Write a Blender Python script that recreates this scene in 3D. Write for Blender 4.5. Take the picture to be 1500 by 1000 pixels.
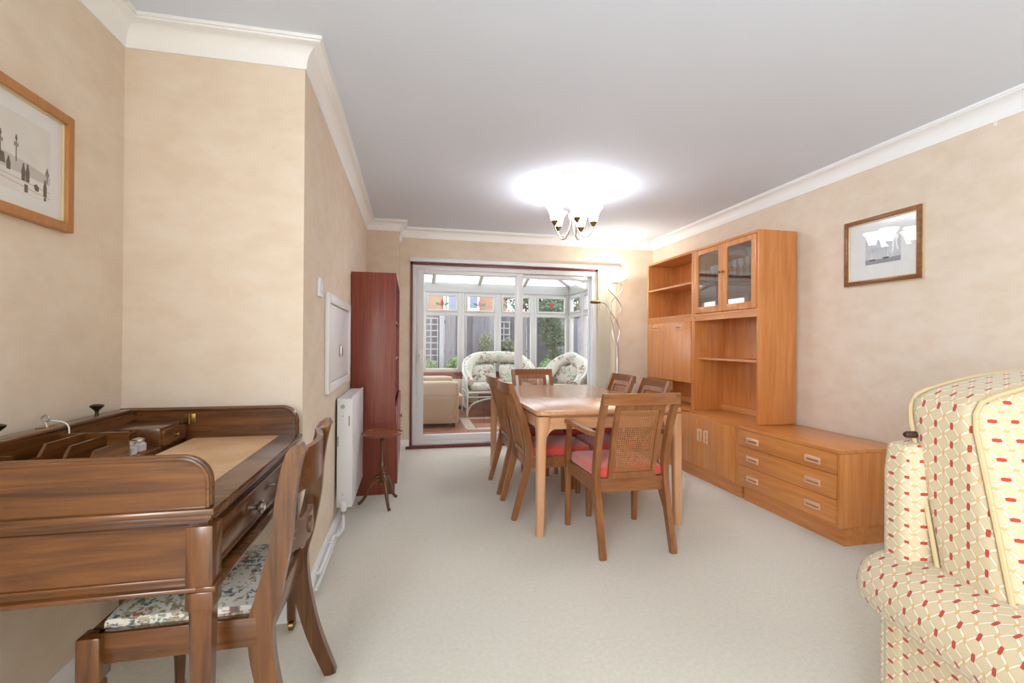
import bpy, bmesh, math, random
from mathutils import Vector, Matrix
random.seed(7)
R = math.radians
S = bpy.context.scene
COL = S.collection
for o_ in list(bpy.data.objects): bpy.data.objects.remove(o_)

# ------------------------------------------------------------------ camera
CAM_H, YAW, PITCH, ROLL, FPX = 1.14, 0.2149, 0.0031, 0.0067, 684.4
Fv = Vector((math.sin(YAW)*math.cos(PITCH), math.cos(YAW)*math.cos(PITCH), math.sin(PITCH)))
R0 = Vector((math.cos(YAW), -math.sin(YAW), 0)); U0 = R0.cross(Fv)
Rv = R0*math.cos(ROLL) + U0*math.sin(ROLL); Uv = -R0*math.sin(ROLL) + U0*math.cos(ROLL)
cam = bpy.data.cameras.new('camera'); cam_o = bpy.data.objects.new('camera', cam); COL.objects.link(cam_o)
cam.sensor_fit = 'HORIZONTAL'; cam.sensor_width = 36; cam.lens = FPX/1500*36; cam.clip_start = .02
M4 = Matrix.Identity(4)
for i in range(3):
    M4[i][0] = Rv[i]; M4[i][1] = Uv[i]; M4[i][2] = -Fv[i]
M4[2][3] = CAM_H
cam_o.matrix_world = M4
S.camera = cam_o

# ------------------------------------------------------------------ world, added fill light, exposure
w = bpy.data.worlds.new('overcast_sky'); S.world = w; w.use_nodes = True
bgn = w.node_tree.nodes['Background']; bgn.inputs[0].default_value = (.86, .93, 1, 1); bgn.inputs[1].default_value = 2.9
def area(name, loc, rot, sx, sy, power, col=(1, 1, 1)):
    l = bpy.data.lights.new(name, 'AREA'); l.shape = 'RECTANGLE'; l.size = sx; l.size_y = sy; l.energy = power; l.color = col
    o = bpy.data.objects.new(name, l); COL.objects.link(o); o.location = loc; o.rotation_euler = rot; return o
def point(name, loc, power, rad=.02, col=(1, .91, .78)):
    l = bpy.data.lights.new(name, 'POINT'); l.energy = power; l.shadow_soft_size = rad; l.color = col
    o = bpy.data.objects.new(name, l); COL.objects.link(o); o.location = loc; return o
# unseen area light added behind the camera to fill the room
area('added_side_fill', (-1.12, -1.4, 1.45), (0, R(-90), 0), 1.4, 1.7, 68, (.80, .90, 1))
S.view_settings.view_transform = 'Standard'; S.view_settings.look = 'None'; S.view_settings.gamma = 1
S.view_settings.use_curve_mapping = False; S.view_settings.exposure = 1.02

# ------------------------------------------------------------------ materials
def lin(c): return tuple(((x/255)/12.92 if x/255 <= .04045 else ((x/255+.055)/1.055)**2.4) for x in c) + (1,)
def newmat(name):
    m = bpy.data.materials.new(name); m.use_nodes = True; return m, m.node_tree, m.node_tree.nodes['Principled BSDF']
def N(nt, t, **k):
    n = nt.nodes.new(t)
    for a, b in k.items(): setattr(n, a, b)
    return n
def plain(name, c, rough=.5, metal=0, coat=0, bump=0, bscale=200, sheen=0, spec=None, emit=None):
    m, nt, b = newmat(name)
    b.inputs['Base Color'].default_value = lin(c); b.inputs['Roughness'].default_value = rough; b.inputs['Metallic'].default_value = metal
    b.inputs['Coat Weight'].default_value = coat; b.inputs['Sheen Weight'].default_value = sheen
    if spec is not None: b.inputs['Specular IOR Level'].default_value = spec
    if bump:
        tc = N(nt, 'ShaderNodeTexCoord'); n = N(nt, 'ShaderNodeTexNoise'); n.inputs['Scale'].default_value = bscale; n.inputs['Detail'].default_value = 3
        bp = N(nt, 'ShaderNodeBump'); bp.inputs['Strength'].default_value = bump; bp.inputs['Distance'].default_value = .004
        nt.links.new(tc.outputs['Object'], n.inputs['Vector']); nt.links.new(n.outputs['Fac'], bp.inputs['Height']); nt.links.new(bp.outputs[0], b.inputs['Normal'])
    if emit: b.inputs['Emission Color'].default_value = lin(emit[0]); b.inputs['Emission Strength'].default_value = emit[1]
    return m
def mottled(name, cs, scale, rough=.9, bump=0, bscale=300, stretch=(1, 1, 1), detail=5, pos=(.3, .7), sheen=0, spec=.2):
    m, nt, b = newmat(name); tc = N(nt, 'ShaderNodeTexCoord'); mp = N(nt, 'ShaderNodeMapping'); mp.inputs['Scale'].default_value = stretch
    n = N(nt, 'ShaderNodeTexNoise'); n.inputs['Scale'].default_value = scale; n.inputs['Detail'].default_value = detail; n.inputs['Roughness'].default_value = .6
    r = N(nt, 'ShaderNodeValToRGB'); e = r.color_ramp.elements
    e[0].position, e[1].position = pos; e[0].color = lin(cs[0]); e[1].color = lin(cs[-1])
    if len(cs) == 3: x = e.new((pos[0]+pos[1])/2); x.color = lin(cs[1])
    L = nt.links.new
    L(tc.outputs['Object'], mp.inputs[0]); L(mp.outputs[0], n.inputs['Vector']); L(n.outputs['Fac'], r.inputs[0]); L(r.outputs[0], b.inputs['Base Color'])
    b.inputs['Roughness'].default_value = rough; b.inputs['Specular IOR Level'].default_value = spec; b.inputs['Sheen Weight'].default_value = sheen
    if bump:
        n2 = N(nt, 'ShaderNodeTexNoise'); n2.inputs['Scale'].default_value = bscale; n2.inputs['Detail'].default_value = 4
        bp = N(nt, 'ShaderNodeBump'); bp.inputs['Strength'].default_value = bump; bp.inputs['Distance'].default_value = .006
        L(tc.outputs['Object'], n2.inputs['Vector']); L(n2.outputs['Fac'], bp.inputs['Height']); L(bp.outputs[0], b.inputs['Normal'])
    return m
def wood(name, c1, c2, axis='z', scale=14, rough=.35, coat=.15, ratio=14):
    st = {'x': (1, ratio, ratio), 'y': (ratio, 1, ratio), 'z': (ratio, ratio, 1)}[axis]
    m, nt, b = newmat(name); L = nt.links.new
    tc = N(nt, 'ShaderNodeTexCoord'); mp = N(nt, 'ShaderNodeMapping'); mp.inputs['Scale'].default_value = st
    n = N(nt, 'ShaderNodeTexNoise'); n.inputs['Scale'].default_value = scale/6; n.inputs['Detail'].default_value = 7; n.inputs['Roughness'].default_value = .62; n.inputs['Distortion'].default_value = .6
    r = N(nt, 'ShaderNodeValToRGB'); e = r.color_ramp.elements; e[0].position, e[1].position = .32, .68; e[0].color = lin(c1); e[1].color = lin(c2)
    L(tc.outputs['Object'], mp.inputs[0]); L(mp.outputs[0], n.inputs['Vector']); L(n.outputs['Fac'], r.inputs[0]); L(r.outputs[0], b.inputs['Base Color'])
    b.inputs['Roughness'].default_value = rough; b.inputs['Coat Weight'].default_value = coat; b.inputs['Coat Roughness'].default_value = .18
    bp = N(nt, 'ShaderNodeBump'); bp.inputs['Strength'].default_value = .05; bp.inputs['Distance'].default_value = .002
    L(n.outputs['Fac'], bp.inputs['Height']); L(bp.outputs[0], b.inputs['Normal'])
    return m
def glass(name, refl=.08, tint=(255, 255, 255), rough=0.0):
    m, nt, b = newmat(name); L = nt.links.new; nt.nodes.remove(b)
    t = N(nt, 'ShaderNodeBsdfTransparent'); t.inputs[0].default_value = lin(tint)
    g = N(nt, 'ShaderNodeBsdfGlossy'); g.inputs['Roughness'].default_value = rough
    lw = N(nt, 'ShaderNodeLayerWeight'); lw.inputs[0].default_value = .5
    pw = N(nt, 'ShaderNodeMath', operation='POWER'); pw.inputs[1].default_value = 5; mu = N(nt, 'ShaderNodeMath', operation='MULTIPLY'); mu.inputs[1].default_value = 1-refl
    ad = N(nt, 'ShaderNodeMath', operation='ADD', use_clamp=True); ad.inputs[1].default_value = refl
    L(lw.outputs['Facing'], pw.inputs[0]); L(pw.outputs[0], mu.inputs[0])
    mx = N(nt, 'ShaderNodeMixShader'); o = nt.nodes['Material Output']
    L(mu.outputs[0], ad.inputs[0]); L(ad.outputs[0], mx.inputs[0]); L(t.outputs[0], mx.inputs[1]); L(g.outputs[0], mx.inputs[2]); L(mx.outputs[0], o.inputs[0])
    return m
def translucent(name, c, mix=.5, transp=0.0):
    m, nt, b = newmat(name); L = nt.links.new
    b.inputs['Base Color'].default_value = lin(c); b.inputs['Roughness'].default_value = .35
    t = N(nt, 'ShaderNodeBsdfTranslucent'); t.inputs[0].default_value = lin(c); mx = N(nt, 'ShaderNodeMixShader'); mx.inputs[0].default_value = mix
    o = nt.nodes['Material Output']; L(b.outputs[0], mx.inputs[1]); L(t.outputs[0], mx.inputs[2]); last = mx
    if transp:
        tr = N(nt, 'ShaderNodeBsdfTransparent'); m2 = N(nt, 'ShaderNodeMixShader'); m2.inputs[0].default_value = transp
        L(mx.outputs[0], m2.inputs[1]); L(tr.outputs[0], m2.inputs[2]); last = m2
    L(last.outputs[0], o.inputs[0]); return m
def floral(name, ground, petals, scale, dens=.42):
    """scattered blossoms and leaves on a plain cloth"""
    m, nt, b = newmat(name); L = nt.links.new
    tc = N(nt, 'ShaderNodeTexCoord'); n = N(nt, 'ShaderNodeTexNoise'); n.inputs['Scale'].default_value = scale*.9; n.inputs['Detail'].default_value = 3
    mixv = N(nt, 'ShaderNodeMixRGB'); mixv.inputs[0].default_value = .08; L(tc.outputs['Object'], mixv.inputs[1]); L(n.outputs['Color'], mixv.inputs[2])
    prev = None
    for i, c in enumerate(petals):
        v = N(nt, 'ShaderNodeTexVoronoi'); v.inputs['Scale'].default_value = scale*(1+.23*i); v.inputs['Randomness'].default_value = 1
        mp = N(nt, 'ShaderNodeMapping'); mp.inputs['Location'].default_value = (3.1*i, 1.7*i, .9*i); L(mixv.outputs[0], mp.inputs[0]); L(mp.outputs[0], v.inputs['Vector'])
        cr = N(nt, 'ShaderNodeValToRGB'); e = cr.color_ramp.elements; e[0].position = dens*.62; e[1].position = dens*.75; e[0].color = (1, 1, 1, 1); e[1].color = (0, 0, 0, 1)
        L(v.outputs['Distance'], cr.inputs[0])
        n2 = N(nt, 'ShaderNodeTexNoise'); n2.inputs['Scale'].default_value = scale*5; n2.inputs['Detail'].default_value = 2; L(tc.outputs['Object'], n2.inputs['Vector'])
        c2 = N(nt, 'ShaderNodeValToRGB'); e = c2.color_ramp.elements; e[0].position = .45; e[1].position = .52; L(n2.outputs['Fac'], c2.inputs[0])
        mu = N(nt, 'ShaderNodeMath', operation='MULTIPLY'); L(cr.outputs[0], mu.inputs[0]); L(c2.outputs[0], mu.inputs[1])
        mx = N(nt, 'ShaderNodeMixRGB'); mx.inputs[2].default_value = lin(c)
        if prev is None: mx.inputs[1].default_value = lin(ground)
        else: L(prev.outputs[0], mx.inputs[1])
        L(mu.outputs[0], mx.inputs[0]); prev = mx
    L(prev.outputs[0], b.inputs['Base Color']); b.inputs['Roughness'].default_value = .85; b.inputs['Specular IOR Level'].default_value = .15
    return m
def trellis_cloth(name):
    m, nt, b = newmat(name); L = nt.links.new
    def mth(op, a, c=None):
        n = N(nt, 'ShaderNodeMath', operation=op)
        for i, x in enumerate((a, c)):
            if x is None: continue
            if isinstance(x, (int, float)): n.inputs[i].default_value = x
            else: L(x, n.inputs[i])
        return n.outputs[0]
    uv = N(nt, 'ShaderNodeUVMap'); uv.uv_map = 'UVMap'; sp = N(nt, 'ShaderNodeSeparateXYZ')
    ns = N(nt, 'ShaderNodeTexNoise'); ns.inputs['Scale'].default_value = 14; L(uv.outputs[0], ns.inputs['Vector'])
    L(uv.outputs[0], sp.inputs[0])
    p = mth('MULTIPLY', sp.outputs[0], 1/.045); q = mth('MULTIPLY', sp.outputs[1], 1/.042)
    def tri(x): return mth('ABSOLUTE', mth('SUBTRACT', mth('FRACT', mth('ADD', x, .5)), .5))
    wv = mth('MULTIPLY', mth('SINE', mth('MULTIPLY', q, 12.566)), .035)
    d1 = tri(mth('ADD', mth('ADD', p, q), wv)); d2 = tri(mth('ADD', mth('SUBTRACT', p, q), wv)); dm = mth('MINIMUM', d1, d2)
    def knot(off, kx, ky):
        a = mth('DIVIDE', tri(mth('ADD', p, off)), kx); c = mth('DIVIDE', tri(mth('ADD', q, off)), ky)
        a2 = mth('POWER', a, 4); c2 = mth('POWER', c, 4)
        return mth('LESS_THAN', mth('ADD', a2, c2), 1)
    def mixc(prev, fac, c):
        mx = N(nt, 'ShaderNodeMixRGB'); mx.inputs[2].default_value = lin(c); L(fac, mx.inputs[0])
        if isinstance(prev, tuple): mx.inputs[1].default_value = lin(prev)
        else: L(prev, mx.inputs[1])
        return mx.outputs[0]
    c = mixc((198, 179, 144), mth('LESS_THAN', dm, .1), (176, 140, 102))
    c = mixc(c, mth('LESS_THAN', dm, .078), (218, 206, 182))
    c = mixc(c, knot(.5, .15, .085), (204, 164, 112))
    c = mixc(c, knot(0, .19, .1), (176, 66, 48))
    L(c, b.inputs['Base Color']); b.inputs['Roughness'].default_value = .85; b.inputs['Specular IOR Level'].default_value = .15; b.inputs['Sheen Weight'].default_value = .2
    n2 = N(nt, 'ShaderNodeTexNoise'); n2.inputs['Scale'].default_value = 900; L(uv.outputs[0], n2.inputs['Vector'])
    bp = N(nt, 'ShaderNodeBump'); bp.inputs['Strength'].default_value = .15; bp.inputs['Distance'].default_value = .002; L(n2.outputs['Fac'], bp.inputs['Height']); L(bp.outputs[0], b.inputs['Normal'])
    return m
def bricks(name, c1, c2, mortar, scale=4.5):
    m, nt, b = newmat(name); L = nt.links.new; uv = N(nt, 'ShaderNodeUVMap'); uv.uv_map = 'UVMap'
    t = N(nt, 'ShaderNodeTexBrick'); t.inputs['Scale'].default_value = scale; t.inputs['Color1'].default_value = lin(c1); t.inputs['Color2'].default_value = lin(c2); t.inputs['Mortar'].default_value = lin(mortar)
    t.inputs['Mortar Size'].default_value = .012; L(uv.outputs[0], t.inputs['Vector']); L(t.outputs[0], b.inputs['Base Color']); b.inputs['Roughness'].default_value = .9
    return m

MT = {}
MT['wall'] = mottled('cream_mottled_wallpaper', [(225, 207, 185), (229, 212, 192), (232, 217, 200)], 6, .85, .06, 220, (1, 1, 1.7), 6, (.36, .66))
MT['white'] = plain('white_gloss_paint', (240, 240, 240), .35)
MT['ceil'] = plain('white_matt_emulsion', (226, 234, 247), .9, bump=.05, bscale=400)
MT['cornice'] = plain('white_plaster_cornice', (246, 246, 246), .6)
MT['carpet'] = mottled('cream_wool_carpet', [(239, 230, 211), (248, 241, 226)], 60, .98, .9, 420, detail=6, sheen=.25, spec=.05)
MT['upvc'] = plain('white_upvc', (230, 231, 232), .3)
MT['consframe'] = plain('shaded_white_upvc', (196, 195, 190), .35)  # white uPVC with backlit shade put into its colour for the conservatory frames
MT['hard'] = wood('red_hardwood', (92, 34, 30), (128, 52, 42), 'z', 14, .4)
MT['pane'] = glass('clear_glass', .035)
MT['cabglass'] = glass('cabinet_glass', .2, (240, 242, 242))
MT['crystal0'] = glass('cut_crystal', .3, (246, 249, 251))
def cry():
    m = MT['crystal0']; nt = m.node_tree; o = nt.nodes['Material Output']; src = o.inputs[0].links[0].from_socket
    df = N(nt, 'ShaderNodeBsdfDiffuse'); df.inputs[0].default_value = (.95, .97, 1, 1); mx = N(nt, 'ShaderNodeMixShader'); mx.inputs[0].default_value = .35  # white diffuse share mixed in to stand for glints in the crystal
    nt.links.new(src, mx.inputs[1]); nt.links.new(df.outputs[0], mx.inputs[2]); nt.links.new(mx.outputs[0], o.inputs[0]); return m
MT['crystal'] = cry()
MT['picglass'] = glass('picture_glass', .04)
for a in 'xyz':
    MT['teak_'+a] = wood('teak_veneer_'+a, (198, 120, 58), (222, 150, 84), a, 12, .32, .4)
    MT['mah_'+a] = wood('old_mahogany_'+a, (70, 39, 16), (122, 75, 34), a, 16, .25, .5)
    MT['chairwood_'+a] = wood('chair_teak_'+a, (124, 74, 38), (162, 104, 58), a, 16, .3, .3)
    MT['table_'+a] = wood('table_teak_'+a, (204, 146, 102), (222, 170, 128), a, 12, .22, .6)
MT['sapele'] = wood('red_sapele_veneer', (122, 48, 34), (154, 74, 52), 'z', 15, .35, .3, 24)
MT['coral'] = plain('coral_upholstery', (224, 82, 64), .8, bump=.3, bscale=500, sheen=.6)
MT['cane'] = plain('woven_cane', (168, 112, 68), .5)
MT['leather'] = mottled('worn_tan_leather', [(170, 168, 120), (206, 164, 118), (222, 186, 146)], 4.5, .5, .1, 200, pos=(.25, .6), spec=.4)
MT['brass'] = plain('aged_brass', (150, 122, 70), .35, 1)
MT['darkmetal'] = plain('dark_bronze', (88, 76, 60), .35, .9)
MT['steel'] = plain('brushed_steel', (190, 186, 178), .3, 1)
MT['iron'] = plain('black_iron', (40, 38, 40), .5, .6)
MT['tapestry'] = floral('tapestry_cloth', (230, 228, 216), [(130, 142, 138), (176, 124, 104), (160, 152, 112), (104, 120, 130), (186, 180, 146)], 13, .5)
MT['chintz'] = floral('floral_chintz', (206, 201, 188), [(150, 174, 150), (172, 144, 122), (180, 190, 172), (136, 120, 102)], 6, .46)
MT['trellis'] = trellis_cloth('trellis_weave_cloth')
MT['trim'] = plain('beige_piping_cloth', (194, 170, 128), .85)
MT['beige'] = plain('beige_chenille', (176, 154, 128), .95, bump=.5, bscale=220, sheen=.3)
MT['rattan'] = plain('white_painted_rattan', (196, 196, 187), .5, bump=.3, bscale=80)
MT['terracotta'] = [mottled('terracotta_tile_%d' % i, c, 5, .35, spec=.5) for i, c in enumerate(([(148, 92, 68), (166, 108, 80)], [(138, 84, 64), (158, 100, 76)], [(156, 100, 76), (174, 118, 90)]))]
MT['paletile'] = mottled('pale_stone_tile', [(186, 168, 148), (198, 182, 164)], 7, .35, spec=.5)
MT['grout'] = plain('grey_grout', (176, 160, 148), .9)
MT['plaster'] = plain('pink_plaster', (168, 128, 112), .9)
MT['sillwood'] = plain('quarry_tile_sill', (176, 104, 88), .6)
MT['poly'] = translucent('opal_polycarbonate', (226, 228, 230), .8, .16)
MT['shade'] = translucent('frosted_glass_shade', (254, 252, 248), .92)
MT['litshade'] = plain('lit_frosted_glass_shade', (250, 248, 244), .4, emit=((250, 251, 255), 11))
MT['vane'] = plain('cream_blind_fabric', (246, 240, 222), .9)
MT['fence'] = [mottled('weathered_board_%d' % i, c, 6, .95, stretch=(6, 6, 1)) for i, c in enumerate(([(82, 84, 94), (110, 111, 120)], [(62, 65, 74), (88, 90, 99)], [(100, 100, 107), (134, 133, 139)]))]
MT['trelwood'] = plain('pale_trellis_wood', (142, 144, 150), .9)
MT['brick'] = bricks('buff_brick', (152, 116, 92), (136, 100, 80), (160, 146, 130))
MT['leafA'] = mottled('leaf_fresh_green', [(72, 104, 58), (112, 142, 84)], 9, .6)
MT['leafB'] = mottled('leaf_dark_green', [(44, 64, 46), (84, 102, 68)], 7, .6)
MT['leafC'] = mottled('leaf_grey_green', [(70, 84, 66), (112, 122, 92)], 7, .6)
MT['bark'] = plain('bark', (92, 76, 62), .9)
MT['soil'] = mottled('garden_soil', [(110, 96, 80), (150, 136, 116)], 4, .95)
MT['red'] = plain('red_stained_glass', (196, 52, 44), .3); MT['green'] = plain('green_stained_glass', (96, 160, 128), .3); MT['pink'] = plain('pink_stained_glass', (216, 130, 150), .3)
MT['mount'] = plain('white_card_mount', (236, 236, 234), .9); MT['ink'] = plain('sepia_ink', (96, 84, 80), .9); MT['inkl'] = plain('pale_sepia_wash', (204, 197, 192), .9)
MT['paper'] = mottled('etching_paper', [(224, 219, 213), (240, 237, 232)], 6, .9)
MT['sea'] = mottled('watercolour_sea', [(196, 200, 208), (222, 224, 228)], 8, .9, stretch=(1, 1, 3)); MT['sealow'] = plain('grey_sea_wash', (158, 162, 172), .9)
MT['oak'] = wood('honey_oak_frame', (168, 108, 50), (190, 128, 64), 'z', 14, .4)
MT['gilt'] = plain('pale_gilt_slip', (222, 206, 168), .4, .3)
MT['walnutframe'] = wood('walnut_frame', (112, 66, 34), (160, 104, 58), 'y', 16, .35)
MT['plastic'] = plain('white_plastic', (236, 236, 238), .35)
MT['rad'] = plain('white_radiator_enamel', (238, 238, 240), .3)
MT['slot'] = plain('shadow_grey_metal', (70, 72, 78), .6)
MT['cream'] = plain('cream_enamel', (226, 216, 190), .45)
MT['string'] = plain('white_string', (236, 234, 230), .9)
MT['darkwood'] = plain('dark_stained_wood', (60, 36, 26), .4)
MT['housewindow'] = plain('dark_window_glass', (120, 132, 150), .1)

# ------------------------------------------------------------------ mesh helpers
OFF = {}
AX = {'x': 0, 'y': 1, 'z': 2}
class G:
    def __init__(s): s.v = []; s.f = []; s.uv = {}
    def add(s, vs, fs):
        b = len(s.v); s.v += [tuple(v) for v in vs]; s.f += [[i+b for i in f] for f in fs]; return b
    def box(s, x0, x1, y0, y1, z0, z1, bev=0, seg=2):
        if bev <= 0:
            s.add([(x, y, z) for x in (x0, x1) for y in (y0, y1) for z in (z0, z1)], [(0, 1, 3, 2), (4, 6, 7, 5), (0, 4, 5, 1), (2, 3, 7, 6), (0, 2, 6, 4), (1, 5, 7, 3)]); return s
        bm = bmesh.new(); bmesh.ops.create_cube(bm, size=1)
        for v in bm.verts: v.co = ((x0+x1)/2+v.co.x*(x1-x0), (y0+y1)/2+v.co.y*(y1-y0), (z0+z1)/2+v.co.z*(z1-z0))
        bev = min(bev, .49*min(x1-x0, y1-y0, z1-z0))
        bmesh.ops.bevel(bm, geom=bm.edges[:], offset=bev, segments=seg, affect='EDGES', profile=.5)
        bm.verts.index_update(); s.add([v.co[:] for v in bm.verts], [[v.index for v in f.verts] for f in bm.faces]); bm.free(); return s
    def soft(s, x0, x1, y0, y1, z0, z1, r, n=8, fn=None):
        """cushion: a box whose edges are rounded with radius r, then bent by fn"""
        bm = bmesh.new(); bmesh.ops.create_cube(bm, size=2); bmesh.ops.subdivide_edges(bm, edges=bm.edges[:], cuts=n-1, use_grid_fill=True)
        c = [(x0+x1)/2, (y0+y1)/2, (z0+z1)/2]; h = [(x1-x0)/2, (y1-y0)/2, (z1-z0)/2]; rr = min(r, *[k*.999 for k in h])
        for v in bm.verts:
            p = [math.copysign(1-(1-abs(v.co[i]))**1.0, v.co[i])*h[i] for i in range(3)]
            q = [max(-(h[i]-rr), min(h[i]-rr, p[i])) for i in range(3)]
            dd = Vector([p[i]-q[i] for i in range(3)])
            if dd.length > 1e-9: dd = dd.normalized()*rr
            v.co = [c[i]+q[i]+dd[i] for i in range(3)]
            if fn: v.co = fn(*v.co)
        bm.verts.index_update(); s.add([v.co[:] for v in bm.verts], [[v.index for v in f.verts] for f in bm.faces]); bm.free(); return s
    def tube(s, path, r, n=10, cap=True):
        path = [Vector(p) for p in path]; k = len(path); rs = r if isinstance(r, (list, tuple)) else [r]*k
        t = [(path[min(i+1, k-1)]-path[max(i-1, 0)]).normalized() for i in range(k)]
        u = t[0].orthogonal().normalized(); vs = []
        for i in range(k):
            u = (u - t[i]*u.dot(t[i])).normalized(); w_ = t[i].cross(u)
            rx = rs[i] if isinstance(rs[i], (int, float)) else rs[i][0]
            for j in range(n): a = 2*math.pi*j/n; vs.append(path[i]+(u*math.cos(a)+w_*math.sin(a))*rx)
        fs = [(i*n+j, i*n+(j+1) % n, (i+1)*n+(j+1) % n, (i+1)*n+j) for i in range(k-1) for j in range(n)]
        if cap: fs += [tuple(range(n))[::-1], tuple((k-1)*n+j for j in range(n))]
        s.add(vs, fs); return s
    def lathe(s, prof, c=(0, 0, 0), n=20, axis='z', cap=True):
        vs = []
        for r, z in prof:
            for j in range(n):
                a = 2*math.pi*j/n; p = (r*math.cos(a), r*math.sin(a), z)
                if axis == 'x': p = (p[2], p[0], p[1])
                if axis == 'y': p = (p[1], p[2], p[0])
                vs.append((c[0]+p[0], c[1]+p[1], c[2]+p[2]))
        k = len(prof); fs = [(i*n+j, i*n+(j+1) % n, (i+1)*n+(j+1) % n, (i+1)*n+j) for i in range(k-1) for j in range(n)]
        if cap: fs += [tuple(range(n))[::-1], tuple((k-1)*n+j for j in range(n))]
        s.add(vs, fs); return s
    def prism(s, poly, axis, a, b):
        def P3(p, t): return {'x': (t, p[0], p[1]), 'y': (p[0], t, p[1]), 'z': (p[0], p[1], t)}[axis]
        n = len(poly); fs = [tuple(range(n))[::-1], tuple(range(n, 2*n))] + [(i, (i+1) % n, n+(i+1) % n, n+i) for i in range(n)]
        s.add([P3(p, a) for p in poly]+[P3(p, b) for p in poly], fs); return s
    def strip(s, path, wid, axis, a, b, c0=.0):
        """a bent bar: a 2-D centre line with a width at each point, given a thickness along axis"""
        n = len(path); pr = []
        for i in range(n):
            d = Vector(path[min(i+1, n-1)])-Vector(path[max(i-1, 0)]); d.normalize(); nn = Vector((-d.y, d.x)); h = (wid[i] if isinstance(wid, (list, tuple)) else wid)/2
            pr.append((Vector(path[i])+nn*h, Vector(path[i])-nn*h))
        def P3(p, t): return {'x': (t, p[0], p[1]), 'y': (p[0], t, p[1]), 'z': (p[0], p[1], t)}[axis]
        vs = []
        for l, r_ in pr: vs += [P3(l, a), P3(r_, a), P3(r_, b), P3(l, b)]
        fs = [(4*i+j, 4*i+(j+1) % 4, 4*i+4+(j+1) % 4, 4*i+4+j) for i in range(n-1) for j in range(4)] + [(3, 2, 1, 0), (4*n-4, 4*n-3, 4*n-2, 4*n-1)]
        s.add(vs, fs); return s
    def mold(s, path, prof):
        """a moulding: profile (distance from wall, height) carried along a plan path with mitres; room on the right"""
        n = len(path); k = len(prof); vs = []
        for i in range(n):
            p = Vector(path[i]); ds = []
            if i > 0: ds.append((p-Vector(path[i-1])).normalized())
            if i < n-1: ds.append((Vector(path[i+1])-p).normalized())
            ns = [Vector((d.y, -d.x)) for d in ds]
            m = ns[0] if len(ns) == 1 else (ns[0]+ns[1])/(1+ns[0].dot(ns[1]))
            vs += [(p.x+m.x*d, p.y+m.y*d, z) for d, z in prof]
        fs = [(i*k+j, i*k+(j+1) % k, (i+1)*k+(j+1) % k, (i+1)*k+j) for i in range(n-1) for j in range(k)]
        fs += [tuple(range(k))[::-1], tuple((n-1)*k+j for j in range(k))]
        s.add(vs, fs); return s
    def grid(s, fn, nu, nv, closed=False, uv=None):
        """fn(i,j) -> point; uv(i,j) in metres"""
        b = len(s.v); cols = nu if closed else nu+1
        s.v += [tuple(fn(i, j)) for j in range(nv+1) for i in range(cols)]
        for j in range(nv):
            for i in range(nu):
                i2 = (i+1) % cols; s.f.append([b+j*cols+i, b+j*cols+i2, b+(j+1)*cols+i2, b+(j+1)*cols+i])
                if uv: s.uv[len(s.f)-1] = [uv(i, j), uv(i+1, j), uv(i+1, j+1), uv(i, j+1)]
        return s
    swapx = False
    def mesh(s, name, off=(0, 0, 0), angle=35):
        me = bpy.data.meshes.new(name); me.from_pydata([(x-off[0], y-off[1], z-off[2]) for x, y, z in s.v], [], s.f); me.update()
        bm = bmesh.new(); bm.from_mesh(me); bmesh.ops.recalc_face_normals(bm, faces=bm.faces[:]); bm.to_mesh(me); bm.free()
        ul = me.uv_layers.new(name='UVMap')
        for pi, p in enumerate(me.polygons):
            p.use_smooth = True
            if pi in s.uv:
                loc = {vi: c for vi, c in zip(s.f[pi], s.uv[pi])}
                for li in p.loop_indices: ul.data[li].uv = loc[me.loops[li].vertex_index]
            else:
                nn = p.normal; a = max(range(3), key=lambda i: abs(nn[i])); k = [(1, 2), (0, 2), (0, 1)][a]
                for li in p.loop_indices: co = me.vertices[me.loops[li].vertex_index].co; ul.data[li].uv = (co[k[1]], co[k[0]]) if (s.swapx and a == 0) else (co[k[0]], co[k[1]])
        me.set_sharp_from_angle(angle=R(angle)); return me
    def build(s, name, mat, parent=None, world=True, angle=35):
        off = (0, 0, 0)
        if parent is not None and world: off = OFF[parent.name]
        me = s.mesh(name, off, angle); me.materials.append(MT[mat] if isinstance(mat, str) else mat)
        o = bpy.data.objects.new(name, me); COL.objects.link(o)
        if parent is not None: o.parent = parent; OFF[o.name] = OFF[parent.name]
        else: OFF[o.name] = (0, 0, 0)
        return o
def tag(o, label, cat, group=None, kind=None):
    o['label'] = label; o['category'] = cat
    if group: o['group'] = group
    if kind: o['kind'] = kind
    return o
def thing(name, label, cat, loc=(0, 0, 0), rz=0, group=None, kind=None):
    o = bpy.data.objects.new(name, None); o.empty_display_size = .1; COL.objects.link(o); o.location = loc; o.rotation_euler = (0, 0, rz)
    OFF[o.name] = tuple(loc); return tag(o, label, cat, group, kind)
def struct(name, g, mat, label, cat): return tag(g.build(name, mat), label, cat, kind='structure')
def copy_tree(o, parent=None):
    c = o.copy(); COL.objects.link(c)
    if parent is not None: c.parent = parent
    for ch in list(o.children): copy_tree(ch, c)
    return c
def B(*a, **k): return G().box(*a, **k)
def smoothpath(pts, n=6):
    """Catmull-Rom through the points"""
    pts = [Vector(p) for p in pts]; out = []
    for i in range(len(pts)-1):
        p0, p1, p2, p3 = pts[max(i-1, 0)], pts[i], pts[i+1], pts[min(i+2, len(pts)-1)]
        for j in range(n):
            t = j/n; out.append(.5*((2*p1)+(p2-p0)*t+(2*p0-5*p1+4*p2-p3)*t*t+(3*p1-p0-3*p2+p3)*t**3))
    out.append(pts[-1]); return out
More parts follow.
